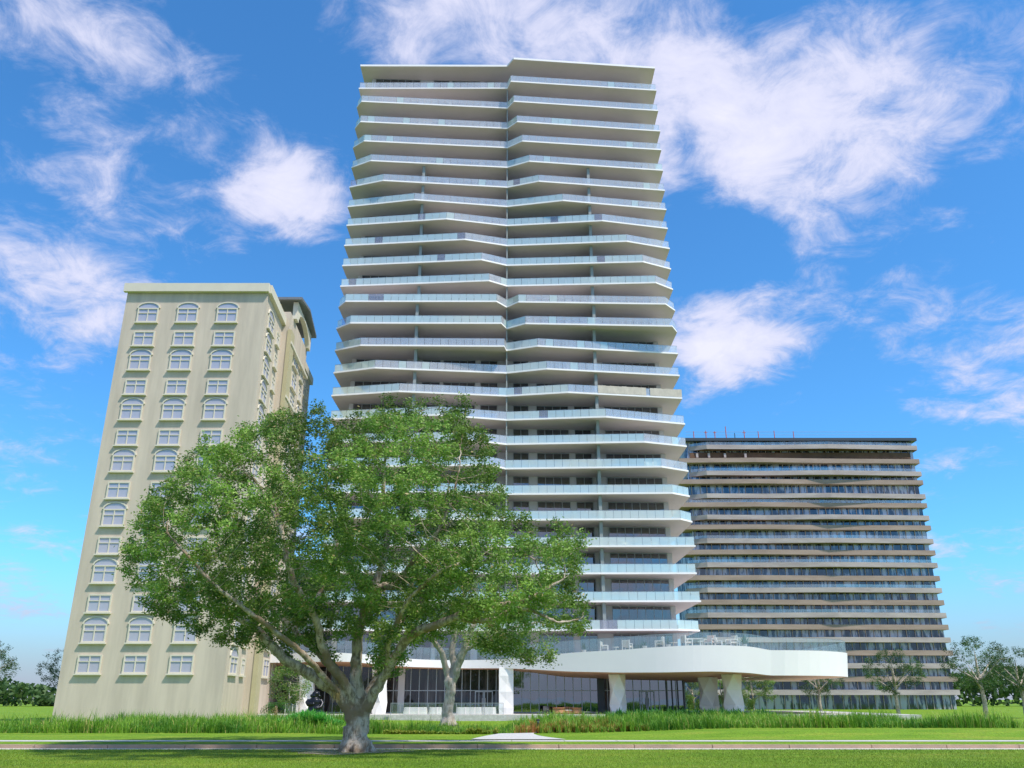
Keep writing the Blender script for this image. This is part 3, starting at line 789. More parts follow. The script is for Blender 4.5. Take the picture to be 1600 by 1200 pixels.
def leaves_for(pos,par,n0,per,spread,size,cols,skipr=None,droop=0.):
    n=len(pos); ch=np.zeros(n,int)
    for p in par[par>=0]: ch[p]+=1
    # height in the branching from the tips
    order=range(n-1,-1,-1); hgt=np.zeros(n)
    for i in order:
        if par[i]>=0: hgt[par[i]]=max(hgt[par[i]],hgt[i]+1)
    src=np.where((hgt<=3)&(np.arange(n)>=n0))[0]
    w=per*np.where(hgt[src]==0,1.5,1.0); reps=rng.poisson(w)
    idx=np.repeat(src,reps); N=len(idx)
    c=pos[idx]+rng.normal(0,spread,(N,3))*np.array([1,1,.75])
    sz=size*rng.uniform(.6,1.35,N)
    a=rng.normal(0,1,(N,3)); a[:,2]*=.6; a/=np.linalg.norm(a,axis=1)[:,None]
    b_=rng.normal(0,1,(N,3)); b_-= (b_*a).sum(1)[:,None]*a; b_/=np.linalg.norm(b_,axis=1)[:,None]
    a*=sz[:,None]; b_*=sz[:,None]*.42
    V=np.stack([c-a,c+b_,c+a,c-b_],1).reshape(-1,3)
    # colour varies by twig (young and old leaves)
    tw=rng.uniform(0,1,n); k=np.clip(tw[idx]*.6+rng.uniform(0,.5,N),0,1)[:,None]
    A_,B_,C_=[np.array(q) for q in cols]; col=A_*(1-k)+B_*k
    tone=1+.28*np.clip(clump(c,1.1,17),-1.2,1.2)[:,None]; col=col*tone; y=rng.uniform(0,1,N)<.03; col[y]=C_
    return V,col
def tree(name,label,cat,limbs,att,tipr,per,spread,size,cols,bk,group=None,kill=.5,step=.33,infl=4.5,vox=.05,flare=None,rexp=2.35,iters=60):
    base=Vector(limbs[0][0][0]); root=empty(name,base,label,cat,group)
    tb=MB()
    for li,(pts,rad) in enumerate(limbs):
        n=max(4,int(len(pts)*3)); P=resample(pts,n); rr=[np.interp(k/(n-1),np.linspace(0,1,len(rad)),rad) for k in range(n)]
        # gentle wobble
        P=[p+Vector(rng.normal(0,min(.05,rr[k]*.12),3)) if 1<k<n-1 else p for k,p in enumerate(P)]
        tb.tube(P,rr,14,lobes=(flare if li==0 else None))
    if flare:
        # root buttresses
        for k in range(9):
            t=2*math.pi*k/9+rng.uniform(-.2,.2); r0=limbs[0][1][0]; L=r0*rng.uniform(1.15,1.75)
            d=Vector((math.cos(t),math.sin(t),0)); tb.tube([base+Vector((0,0,r0*1.3)),base+d*r0*.72+Vector((0,0,r0*.55)),base+d*L*.72+Vector((0,0,.08)),base+d*L+Vector((0,0,-.12))],[r0*.30,r0*.32,r0*.20,r0*.08],8)
    t=tb.build('trunk',bk,root,smooth=True)
    md=t.modifiers.new('merge','REMESH'); md.mode='VOXEL'; md.voxel_size=vox; md.use_smooth_shade=True
    ms=t.modifiers.new('smooth','SMOOTH'); ms.factor=.5; ms.iterations=2
    tx=bpy.data.textures.new('bark_relief','CLOUDS'); tx.noise_scale=.16 if vox<.05 else .3; tx.noise_depth=3
    dm=t.modifiers.new('relief','DISPLACE'); dm.texture=tx; dm.texture_coords='LOCAL'; dm.strength=.07 if vox<.05 else .08; dm.mid_level=.5
    pos,par,n0=grow(limbs,att,step,kill,infl,iters)
    n=len(pos); r=np.zeros(n)
    for i in range(n-1,-1,-1):
        if r[i]==0: r[i]=tipr**rexp
        if par[i]>=0 and i>=n0: r[par[i]]+=r[i] if par[i]>=n0 else 0
    r=r**(1/rexp); r=np.minimum(r,.11)
    bb=MB()
    # chains
    kids={}
    for i in range(n0,n): kids.setdefault(int(par[i]),[]).append(i)
    starts=[(int(par[i]),i) for i in range(n0,n) if par[i]<n0 or kids[int(par[i])][0]!=i]
    for p0,i in starts:
        chain=[p0,i]
        while chain[-1] in kids: chain.append(kids[chain[-1]][0])
        rad=[r[chain[1]]]+[r[k] for k in chain[1:]]
        bb.tube([pos[k] for k in chain],rad,4 if max(rad)<.03 else 6,cap=False)
    bb.build('branches',bk,root,smooth=True)
    V,col=leaves_for(pos,par,n0,per,spread,size,cols)
    V=V-np.array(base); o=mesh_np('crown',V,None,4,M['leaf'],root,col)
    print(name,'nodes',n,'leaves',len(V)//4)
    return root
# the big live oak
YT=29.5
def T(px,py,dy=0):
    p=PY(px,py,YT); p.y+=dy; return p
g0=T(556,1172); g0.z=-.08
limbs=[
 ([g0,T(557,1150),T(556,1120),T(556,1098)],[.52,.37,.345,.37]),
 ([T(552,1118),T(536,1088,-.2),T(505,1062,-.6),T(478,1046,-.9),T(456,1030,-1.2),T(440,1008,-1.4),T(420,988,-1.4),T(380,965,-1.2),T(340,935,-1)],[.22,.21,.19,.17,.15,.13,.11,.09,.06]),
 ([T(552,1108),T(530,1068,.6),T(506,1036,1.0),T(484,1014,1.4),T(455,996,2),T(425,970,2.6),T(380,930,3),T(340,890,3.4)],[.22,.18,.16,.14,.12,.10,.08,.05]),
 ([T(556,1100),T(541,1068,-.4),T(523,1036,-.9),T(513,1010,-1.2),T(512,980,-1.5),T(500,955,-1.8),T(484,925,-2.2),T(476,890,-2.5),T(470,850,-2.6),T(455,800,-2.4)],[.20,.16,.14,.13,.12,.11,.10,.085,.07,.05]),
 ([T(560,1108),T(556,1070,.1),T(554,1030,.2),T(557,1000,.2),T(568,965,.0),T(580,940,-.2),T(595,922,-.5),T(622,921,-.9)],[.28,.22,.19,.18,.17,.16,.15,.13]),
 ([T(583,936,-.2),T(590,905,0),T(600,870,.2),T(606,830,.2),T(598,780,.1),T(600,730,.0),T(606,690,.2)],[.15,.12,.11,.10,.08,.06,.04]),
 ([T(505,960,-1.7),T(515,920,-1.0),T(528,880,-.2),T(525,830,.3),T(510,780,.6),T(500,730,.8)],[.09,.08,.08,.07,.06,.04]),
 ([T(570,1100),T(581,1066,.7),T(588,1030,1.4),T(596,990,2),T(616,955,2.6),T(640,925,3.1),T(660,880,3.5),T(668,830,3.6),T(680,780,3.4),T(692,730,3.0)],[.20,.17,.15,.14,.13,.12,.10,.09,.07,.05]),
 ([T(566,1118),T(584,1086,-.2),T(600,1062,-.5),T(618,1038,-.9),T(636,1010,-1.2),T(656,992,-1.5),T(690,983,-1.8),T(716,972,-2),T(750,958,-2.1),T(788,955,-2.2),T(820,950,-2.4),T(850,935,-2.6),T(875,920,-2.6)],[.22,.18,.16,.155,.15,.14,.13,.125,.11,.09,.08,.06,.04]),
 ([T(716,972,-2),T(745,980,-2.3),T(780,978,-2.6),T(800,962,-2.9),T(830,968,-3),T(865,985,-3),T(895,980,-3)],[.09,.08,.075,.06,.06,.05,.035]),
 ([T(640,925,3.1),T(690,900,3.0),T(735,870,2.6),T(780,850,2),T(830,860,1.5)],[.09,.08,.07,.06,.035]),
 ([T(622,921,-.9),T(650,890,-1.4),T(690,850,-2.0),T(715,800,-2.3),T(725,750,-2.3)],[.09,.08,.07,.05,.035]),
 ([T(606,1048,-.6),T(622,1000,-2),T(655,950,-3),T(700,915,-3.6),T(760,895,-3.8)],[.09,.08,.07,.06,.035]),
 ([T(470,850,-2.6),T(440,800,-1.8),T(410,760,-1),T(385,730,-.5)],[.06,.05,.04,.03]),
 ([T(536,1088,-.2),T(500,1030,-2.2),T(450,980,-3.6),T(400,940,-4.4),T(340,870,-4.6)],[.10,.10,.08,.06,.04]),
]
OUT=[(215,905),(225,850),(255,790),(300,745),(345,705),(392,690),(430,668),(452,672),(478,643),(500,655),(508,690),(524,668),(545,690),(575,672),(600,655),(618,640),(645,655),(690,652),(735,655),(752,675),(762,705),(776,740),(770,765),(795,800),(800,830),(838,832),(880,832),(908,856),(905,895),(888,905),(925,945),(928,972),(905,1000),(868,985),(845,1000),(868,1030),(850,1042),(800,1030),(760,1020),(715,1000),(665,1005),(628,1040),(612,1066),(596,1052),(585,1070),(570,1010),(535,990),(520,1030),(496,1010),(470,1030),(440,1022),(395,1020),(330,1005),(280,985),(235,955)]
N=52000; px=rng.uniform(210,935,N); py=rng.uniform(635,1072,N)
ok=in_poly(px,py,OUT); px=px[ok]; py=py[ok]; d=dist_poly(px,py,OUT)
# clumps: three-dimensional bumps decide where foliage is dense
dep=np.minimum(1,(d/150))**.5*6.8
dy=rng.uniform(-1,1,len(px))*dep
upper=(py<900)
A=np.array([list(PY(a,c,YT)) for a,c in zip(px,py)]); A[:,1]+=dy
cl=clump(A,2.6,3)+.5*clump(A,6,5)
shell=(np.abs(dy)/(dep+.01))
keep=(cl>.12)&(rng.uniform(0,1,len(A))<(.35+.65*shell))
# sparse window where the pale buildings shine through
gap=np.exp(-(((px-497)/34)**2+((py-895)/48)**2))+.9*np.exp(-(((px-560)/25)**2+((py-1000)/40)**2))+.8*np.exp(-(((px-440)/22)**2+((py-790)/45)**2))+.7*np.exp(-(((px-505)/12)**2+((py-720)/50)**2))
keep&=rng.uniform(0,1,len(A))>gap*1.05
low=(py>985)&(px<690); keep&=~(low&(rng.uniform(0,1,len(A))<.45))
A=A[keep]; A=A[rng.permutation(len(A))[:7300]]
# upright young shoots along the top of the crown
edge=[]
for k in range(len(OUT)):
    a_=np.array(OUT[k],float); b_=np.array(OUT[(k+1)%len(OUT)],float); L=np.hypot(*(b_-a_))
    if (a_[1]+b_[1])/2>905: continue
    nrm=np.array((b_[1]-a_[1],-(b_[0]-a_[0])))/L
    for q in range(int(L/9)):
        p_=a_+(b_-a_)*rng.uniform(0,1)-nrm*0; out=nrm*.6+np.array((0,-.8)); ln_=rng.uniform(6,26)
        dd=rng.uniform(-1,1)*1.2
        for t in np.arange(-12,ln_,6): 
            w_=PY(p_[0]+out[0]*t,p_[1]+out[1]*t,YT); edge.append((w_.x,w_.y+dd,w_.z))
A=np.concatenate([A,np.array(edge)],0)
oak=tree('oak_tree','large spreading green oak with pale forked trunk on the front lawn','tree',limbs,A,.0065,70,.135,.056,
     ((.060,.150,.020),(.27,.41,.075),(.46,.36,.15)),M['bark'],kill=.42,step=.27,vox=.045,
     flare=lambda i,t: 1+.10*math.sin(3*t+.6)+.07*math.sin(5*t+2)+(.10*math.sin(4*t) if i<3 else 0))
# dry fern in the crotch
fern=MB(); fc=T(531,1076,-.35)
for k in range(46):
    a=random.uniform(0,6.28); L=random.uniform(.25,.45); r=random.uniform(.03,.13)
    fern.tube([fc+Vector((0,0,.12)),fc+Vector((r*math.cos(a)*.9,r*math.sin(a)*.9-.05,.13)),fc+Vector((r*1.5*math.cos(a),r*1.5*math.sin(a)-.08,-L*.5)),fc+Vector((r*1.5*math.cos(a),r*1.5*math.sin(a)-.08,-L))],[.012,.012,.01,.004],4)
fo=fern.build('dry_fern',M['dry']); 
for v_ in fo.data.vertices: v_.co-=fc
fo.location=fc; tag(fo,'clump of dry golden fern fronds hanging in the oak trunk fork','fern')
# second tree behind
YS=62.0
def T2(px,py,dy=0):
    p=PY(px,py,YS); p.y+=dy; return p
limbs2=[
 ([T2(700,1134),T2(701,1110),T2(703,1085),T2(704,1060)],[.52,.37,.34,.35]),
 ([T2(701,1068),T2(697,1045),T2(692,1020,-.4),T2(680,1005,-.8),T2(668,990,-1.2),T2(655,970,-1.6)],[.18,.22,.20,.17,.14,.09]),
 ([T2(705,1066),T2(708,1040,.3),T2(706,1015,.5),T2(710,985,.8),T2(700,950,1)],[.20,.26,.22,.18,.10]),
 ([T2(708,1068),T2(715,1045,-.3),T2(724,1020,-.6),T2(731,1000,-.8),T2(745,970,-1)],[.20,.27,.26,.22,.12]),
 ([T2(724,1020,-.6),T2(760,1000,-1.5),T2(800,985,-2.5),T2(850,975,-2.5)],[.12,.10,.08,.05]),
]
OUT2=[(622,960),(640,925),(690,905),(760,905),(820,925),(870,960),(872,1000),(852,1015),(835,1035),(800,1040),(770,1036),(740,1012),(715,1005),(690,1012),(660,1002),(635,985)]
px=rng.uniform(620,880,9000); py=rng.uniform(900,1045,9000); ok=in_poly(px,py,OUT2); px=px[ok]; py=py[ok]; d=dist_poly(px,py,OUT2)
A=np.array([list(PY(a,c,YS)) for a,c in zip(px,py)]); A[:,1]+=rng.uniform(-1,1,len(px))*np.minimum(1,d/45)**.5*4.5
keep=clump(A,1.7,9)>-.1; A=A[keep][:1900]
tree('oak_tree','pale-barked multi-stemmed tree in front of the stone wall, behind the large oak','tree',limbs2,A,.009,34,.26,.075,
     ((.07,.16,.03),(.24,.36,.09),(.44,.22,.08)),M['bark2'],kill=.65,step=.42,vox=.06,
     flare=lambda i,t: 1+.10*math.sin(3*t+1)+.06*math.sin(5*t))
# generic smaller trees
def small_tree(name,label,x,y,h,r,group,cols,seed,per=26,dens=700,stem=.16,zb=-.9,cb=.3):
    global rng
    rng=np.random.default_rng(seed)
    b0=Vector((x,y,zb)); lim=[([b0,b0+Vector((.1,0,h*.25)),b0+Vector((-.1,.1,h*.5)),b0+Vector((0,0,h*.8))],[stem,stem*.8,stem*.6,stem*.2])]
    for k in range(5):
        a=2*math.pi*k/5+rng.uniform(-.4,.4); z1=h*rng.uniform(.25,.5); L=r*rng.uniform(.55,.8)
        lim.append(([b0+Vector((0,0,z1)),b0+Vector((L*.5*math.cos(a),L*.5*math.sin(a),z1+h*.12)),b0+Vector((L*math.cos(a),L*math.sin(a),z1+h*.25))],[stem*.5,stem*.35,stem*.15]))
    n=dens*3; q=rng.normal(0,1,(n,3)); q/=np.linalg.norm(q,axis=1)[:,None]; q*=rng.uniform(.3,1,n)[:,None]**.5
    A=q*np.array([r,r,h*(1-cb)/2])+np.array([x,y,zb+h*(1+cb)/2]); A=A[clump(A,6/r,seed)>-.1][:dens]
    return tree(name,label,'tree',lim,A,.008,per,.2,.085,cols,M['bark2'],group,kill=.5*r/2.5,step=.3*r/2.5,infl=4*r/2.5,vox=.07)
GC=((.07,.17,.03),(.28,.40,.09),(.42,.34,.12))
DC=((.022,.075,.014),(.08,.17,.03),(.2,.2,.06))
X=lambda px,Y:kx(px,Y)
small_tree('small_tree','feathery light green tree at the left edge behind the palm',X(452,84),84,6.2,2.1,None,GC,21,per=22,dens=550,stem=.1)
small_tree('small_tree','bushy green tree seen between glass wall and first right column',X(1083,142),142,7.6,3.6,None,GC,22,per=60,dens=1000,cb=.08)
small_tree('small_tree','green tree seen in the gap between the two right columns',X(1128,143),143,7.8,3.6,None,GC,23,per=60,dens=1000,cb=.08)
small_tree('small_tree','leafy green tree seen right of the last faceted column',X(1176,141),141,8.2,4.0,None,GC,24,per=60,dens=1100,cb=.08)
# bare twiggy tree near the statue
def bare_tree():
    global rng
    rng=np.random.default_rng(31); x=X(468,80); b0=Vector((x,80,-.9)); lim=[([b0,b0+Vector((.03,0,1.6)),b0+Vector((0,0,3.2)),b0+Vector((.1,0,4.6))],[.09,.07,.05,.02])]
    q=rng.normal(0,1,(420,3)); q/=np.linalg.norm(q,axis=1)[:,None]; A=q*np.array([1.25,1.2,1.7])*rng.uniform(.4,1,420)[:,None]+np.array([x,80,2.9])
    return tree('bare_tree','slender pale tree with bare twigs left of the bronze statue','tree',lim,A,.008,.25,.08,.05,GC,M['bark2'],None,kill=.3,step=.2,vox=.04)
bare_tree()
# row of park trees at the sides of the tower grounds (outside the photo strip, keeps the skyline closed)
proto=small_tree('street_tree','round green tree standing far left of the tower',-52,118,9,4.2,'trees along the street beyond the tower',DC,41,per=42,dens=1100,stem=.28)
k=0
for (x,y,s) in ((-62,125,1.1),(-43,128,1.0),(-72,120,1.2),(54,126,1.05),(63,120,1.2),(74,130,1.1),(84,122,1.3),(46,134,.95)):
    c=copy_tree(proto); c.location=(x,y,-.9); c.scale=(s,s,s); c.rotation_euler[2]=k*1.3; k+=1
    c['label']='round green tree standing beyond the tower grounds, '+['second from the left','fourth from the left','leftmost of the row','second right of the podium','third right of the podium','fourth right of the podium','rightmost of the row','nearest right of the podium'][k-1]
rng=np.random.default_rng(77)
# far wooded skyline on both sides (reads as one mass)
def woods():
    n=26000; side=rng.uniform(0,1,n)<.5; x=np.where(side,rng.uniform(-420,-62,n),rng.uniform(105,480,n)); y=rng.uniform(330,350,n)
    top=9+4*np.sin(x*.045)+2.5*np.sin(x*.13+1)+1.5*np.sin(x*.41); z=-1+top*rng.uniform(0,1,n)**.6
    c=np.stack([x,y,z],1); a=rng.normal(0,1,(n,3)); a/=np.linalg.norm(a,axis=1)[:,None]; b_=rng.normal(0,1,(n,3)); b_-=(b_*a).sum(1)[:,None]*a; b_/=np.linalg.norm(b_,axis=1)[:,None]
    V=np.stack([c-a*1.1,c+b_*.8,c+a*1.1,c-b_*.8],1).reshape(-1,3); k=np.clip(.5+.3*np.sin(x*.2)+rng.normal(0,.2,n),0,1)[:,None]
    o=mesh_np('woods',V,None,4,M['leaf'],None,np.array((.05,.11,.03))*(1-k)+np.array((.12,.2,.06))*k); tag(o,'distant wooded skyline on both sides of the buildings','woods',kind='stuff')
woods()
# palm at the left
def palm(x,y,zb,h,label):
    r=empty('palm_tree',(x,y,zb),label,'palm')
    b=MB(); b.tube([(x,y,zb),(x+.1,y,zb+h*.5),(x,y,zb+h)],[.22,.17,.16],10); b.build('trunk',M['bark'],r,smooth=True)
    f=[]; col=[]
    top=Vector((x,y,zb+h))
    for k in range(26):
        a=rng.uniform(0,6.28); el=rng.uniform(-.6,1.2); L=rng.uniform(1.3,2.0)
        dead=el<-.25
        d=Vector((math.cos(a)*math.cos(el),math.sin(a)*math.cos(el),math.sin(el)))
        pts=[top+d*L*t+Vector((0,0,-.75*L*t*t)) for t in np.linspace(0,1,9)]
        side=Vector((-math.sin(a),math.cos(a),0))
        for j in range(1,8):
            for s in (-1,1):
                p=pts[j]; w=.42*math.sin(math.pi*(j+.6)/9.2)+.08; dirn=(pts[j+1]-pts[j-1]).normalized()
                tip=p+side*s*w+dirn*.22+Vector((0,0,-.16)); q=dirn*.035
                f+= [p-q,p+q,tip+q*.2,tip-q*.2]; col.append((.36,.20,.08) if dead else tuple(np.array((.04,.11,.02))*rng.uniform(.8,2)))
    V=np.array([list(p) for p in f])-np.array([x,y,zb]); mesh_np('crown',V,None,4,M['leaf'],r,np.array(col))
palm(X(432,82),82,-.9,1.9,'short palm with some dead orange fronds at the far left')

# ------------------------------------------------------------------ SCULPTURE
xs_,ys_=X(492,76),76.0
stt=empty('statue',(xs_,ys_,-.62),'dark bronze statue of a plump standing figure in a flared coat','statue')
b=MB(); ox,oy,oz=xs_,ys_,0.0
b.tube([(ox-.23,oy,-.15),(ox-.22,oy,.1),(ox-.22,oy,.55)],[.20,.20,.24],14); b.tube([(ox+.23,oy,-.15),(ox+.22,oy,.1),(ox+.22,oy,.55)],[.20,.20,.24],14)
b.ball((ox-.26,oy-.15,-.1),(.2,.32,.12)); b.ball((ox+.26,oy-.15,-.1),(.2,.32,.12))
b.lathe([(.66,0),(.68,.06),(.60,.35),(.52,.62),(.50,.85),(.52,1.05),(.46,1.25),(.30,1.38),(.15,1.45)],(ox,oy,.32),28,sy=.8)
b.ball((ox,oy-.02,1.86),(.27,.27,.28)); b.ball((ox+.06,oy+.03,2.0),(.33,.32,.25)); b.ball((ox-.3,oy,1.86),(.13,.14,.13)); b.ball((ox+.36,oy,1.82),(.12,.13,.12))
b.ball((ox-.03,oy-.27,1.83),(.045,.06,.06))
b.tube([(ox-.45,oy,1.52),(ox-.62,oy-.05,1.30),(ox-.46,oy-.36,1.15),(ox-.1,oy-.48,1.20)],[.17,.18,.15,.11],12)
b.tube([(ox+.45,oy,1.52),(ox+.68,oy-.05,1.22),(ox+.58,oy-.32,.92),(ox+.30,oy-.50,.86)],[.17,.18,.15,.11],12)
b.ball((ox-.02,oy-.5,1.2),(.12,.09,.09)); b.ball((ox+.22,oy-.52,.86),(.12,.09,.09))
bd=b.build('body',M['bronze'],stt,smooth=True)
md=bd.modifiers.new('merge','REMESH'); md.mode='VOXEL'; md.voxel_size=.035; md.use_smooth_shade=True
ms=bd.modifiers.new('smooth','SMOOTH'); ms.iterations=3
b=MB(); b.box((ox-.8,oy-.7,-.62),(ox+.8,oy+.7,-.18)); b.build('pedestal',M['concrete'],stt)

# ------------------------------------------------------------------ bollard lights
def bollard(px,py,Y,label):
    p=PY(px,py,Y); zb=H(p.x,Y); r=empty('bollard_light',(p.x,Y,zb),label,'bollard')
    b=MB(); b.lathe([(.075,0),(.07,.05),(.06,.06),(.06,.46),(.05,.47)],(p.x,Y,zb),14); b.build('post',M['black'],r,smooth=False)
    b=MB(); b.lathe([(.045,.471),(.045,.54)],(p.x,Y,zb),12); b.build('lens',M['frame'],r)
    b=MB(); b.lathe([(.10,.541),(.11,.56),(.10,.60),(.03,.62)],(p.x,Y,zb),14); b.build('cap',M['black'],r)
bollard(841,1143,43.4,'small black bollard light at the bend of the pale path')

# ------------------------------------------------------------------ FURNITURE
def armchair(label,x,y,z,rot,cmat,tall=.0,group='lounge chairs on the podium terrace'):
    r=empty('armchair',(x,y,z),label,'chair',group,rz=rot)
    f=MB()
    for sx in (-1,1):
        f.box((sx*.36-.03,-.36,0),(sx*.36+.03,-.30,.58)); f.box((sx*.36-.03,.30,0),(sx*.36+.03,.36,.95+tall))
        f.box((sx*.36-.035,-.36,.581),(sx*.36+.035,.299,.63))
    f.box((-.329,.31,.86+tall),(.329,.35,.93+tall)); f.box((-.329,-.35,.26),(.329,-.31,.33))
    for k in range(5): f.box((-.28+k*.14-.015,.32,.34),(-.28+k*.14+.015,.345,.859+tall))
    f.build('frame',M['whitem'],r,world=False)
    s=MB(); s.hexa([(-.31,-.34,.33),(.31,-.34,.33),(.31,.24,.30),(-.31,.24,.30),(-.30,-.33,.48),(.30,-.33,.48),(.30,.24,.44),(-.30,.24,.44)]); s.build('seat',cmat,r,world=False)
    s=MB(); s.hexa([(-.30,.12,.45),(.30,.12,.45),(.30,.29,.45),(-.30,.29,.45),(-.28,.2,.92+tall),(.28,.2,.92+tall),(.28,.3,.92+tall),(-.28,.3,.92+tall)]); s.build('backrest',cmat,r,world=False)
    return r
def tzat(px):
    k=min(range(len(to)),key=lambda k:abs(to[k].x-kx(px,101))); return to[k].z-.05,to[k].y
CH=[(944,0,1.4,'cushion','beige terrace armchair furthest left behind the glass rail',1.25),
 (980,0,2.6,'cushion','square-backed beige terrace armchair second from the left',1.25),
 (1031,0,-1.9,'cushion','reclined beige lounge chair left of the low round table on the terrace',1.35),
 (1073,0,1.9,'cushion','beige lounge chair right of the low round table on the terrace',1.35),
 (1109,0,-.7,'pink','terrace armchair with a blush pink cushion',1.35),
 (1123,0,1.2,'cushion','cream terrace armchair just right of the blush pink one',1.1),
 (1143,0,-1.2,'cushion','cream high-backed terrace chair near the right end',1.35),
 (1153,0,.9,'cushion','low cream chair beside the bushy potted plant at the right end',1.05)]
for px,_,rot,cm,lb,sc_ in CH:
    zz,yy=tzat(px); Y=yy+1.8; c=armchair(lb,kx(px,Y)*1.068/ray(px,1005)[1],Y,zz,rot,M[cm]); c.scale=(sc_,sc_,sc_)
def low_table(label,x,y,z,r_,h,m,name='low_table'):
    r=empty(name,(x,y,z),label,'table')
    b=MB(); b.lathe([(r_*.97,h-.05),(r_,h-.04),(r_,h-.005),(r_*.98,h)],(0,0,0),24); b.build('tabletop',m,r,world=False)
    b=MB(); b.lathe([(r_*.55,0),(r_*.5,.03),(.07,.05),(.06,h-.051)],(0,0,0),16); b.build('pedestal',m,r,world=False)
for px,r_,h,m,lb in ((1052,.5,.55,'cushion','low round table between the two reclined terrace chairs'),(1094,.28,.6,'whitem','small white side table left of the blush pink chair'),(962,.4,.5,'whitem','small white coffee table between the two left terrace chairs')):
    zz,yy=tzat(px); Y=yy+1.7; low_table(lb,kx(px,Y)*1.068/ray(px,1005)[1],Y,zz,r_,h,M[m])
# white terrace dining table behind
def dining(px,label):
    zz,yy=tzat(px); Y=yy+3.6; x=kx(px,Y)*1.068/ray(px,1003)[1]; r=empty('dining_table',(x,Y,zz),label,'table')
    b=MB(); b.box((-1.0,-.5,.95),(1.0,.5,1.0)); b.build('tabletop',M['whitem'],r,world=False)
    for sx in (-.9,.9):
        for sy in (-.42,.42):
            b=MB(); b.box((sx-.03,sy-.03,0),(sx+.03,sy+.03,.949)); b.build('leg',M['whitem'],r,world=False)
dining(1084,'long white terrace table behind the chairs near the tower corner')
# potted spiky plants
def potted(px,label,sc_=1.,bushy=False,Yoff=1.3):
    zz,yy=tzat(px); Y=yy+Yoff; x=kx(px,Y)*1.068/ray(px,1004)[1]; r=empty('potted_plant',(x,Y,zz),label,'plant')
    b=MB(); b.lathe([(.2,0),(.28,.32),(.3,.35),(.26,.35)],(0,0,0),16); b.build('pot',M['terracotta'],r,world=False)
    V=[];col=[]
    n=60 if bushy else 22
    for k in range(n):
        a=rng.uniform(0,6.28); e=rng.uniform(.4,1.4); L=rng.uniform(.45,.95)*sc_
        d=np.array([math.cos(a)*math.cos(e),math.sin(a)*math.cos(e),math.sin(e)]); s=np.array([-math.sin(a),math.cos(a),0])*(.05 if bushy else .035)
        o=np.array([0,0,.34]); V+=[o-s*.5,o+s*.5,o+d*L*.6+s,o+d*L*.6-s]; V+=[o+d*L*.6-s,o+d*L*.6+s,o+d*L+s*.1,o+d*L-s*.1]
        c=np.array((.02,.05,.03))*rng.uniform(.7,2.5)+(np.array((.03,.05,0)) if bushy else 0); col+=[c,c]
    mesh_np('foliage',np.array(V),None,4,M['leaf'],r,np.array(col))
potted(1007,'dark spiky potted plant between the left armchairs and the lounge chair',.9)
potted(1044,'dark spiky potted plant behind the low round table',1.2)
potted(1163,'bushy potted plant at the right end of the terrace rail',1.3,True)
potted(912,'dark potted plant left of the terrace armchairs near the oak foliage',1.1)
# rattan tables and chairs at ground level
def rattan(px,label,w,h,kind):
    Y=103.0; x=kx(px,Y); r=empty(kind,(x,Y,-.04),label,'table' if kind=='rattan_table' else 'chair','rattan furniture outside the glass wall')
    if kind=='rattan_table':
        b=MB(); b.lathe([(w*.8,0),(w*.98,.15),(w*.9,.4),(w*.75,.62)],(0,0,0),24); b.build('base',M['rattan'],r,world=False)
        b=MB(); b.lathe([(w*.95,.621),(w*1.02,.64),(w*1.02,.68),(w*.98,.70)],(0,0,0),24); b.build('tabletop',M['rattan'],r,world=False)
    else:
        b=MB(); b.lathe([(w*.7,0),(w*.85,.1),(w*.9,.38)],(0,0,0),20); b.build('base',M['rattan'],r,world=False)
        b=MB(); b.lathe([(w*.8,.381),(w*.82,.43),(w*.75,.47)],(0,0,0),20); b.build('seat',M['cushion'],r,world=False)
        b=MB()
        for k in range(12):
            a0=math.pi*k/12; a1=math.pi*(k+1)/12; b.wallbox((w*.92*math.cos(a0),w*.92*math.sin(a0)),(w*.92*math.cos(a1),w*.92*math.sin(a1)),.3,.78,.06)
        b.build('backrest',M['rattan'],r,world=False)
rattan(873,'large round rattan table, the left one outside the glass wall',.72,.7,'rattan_table')
rattan(901,'round rattan table, the right one outside the glass wall',.62,.7,'rattan_table')
rattan(885,'rattan tub chair between the two round rattan tables, the left one',.36,.7,'rattan_chair')
rattan(890.5,'rattan tub chair between the two round rattan tables, the right one',.36,.7,'rattan_chair')
def dark_chair(px):
    Y=103.4; x=kx(px,Y); r=empty('lounge_chair',(x,Y,-.04),'black lounge chair left of the rattan tables','chair')
    b=MB(); b.hexa([(-.38,-.35,.22),(.38,-.35,.22),(.34,.3,.18),(-.34,.3,.18),(-.38,-.35,.42),(.38,-.35,.42),(.34,.3,.38),(-.34,.3,.38)]); b.build('seat',M['black'],r,world=False)
    b=MB(); b.hexa([(-.36,.18,.39),(.36,.18,.39),(.36,.32,.39),(-.36,.32,.39),(-.3,.4,.85),(.3,.4,.85),(.3,.5,.85),(-.3,.5,.85)]); b.build('backrest',M['black'],r,world=False)
    for sx in (-.3,.3):
        for sy in (-.28,.22):
            b=MB(); b.box((sx-.02,sy-.02,0),(sx+.02,sy+.02,.2)); b.build('leg',M['black'],r,world=False)
dark_chair(853)
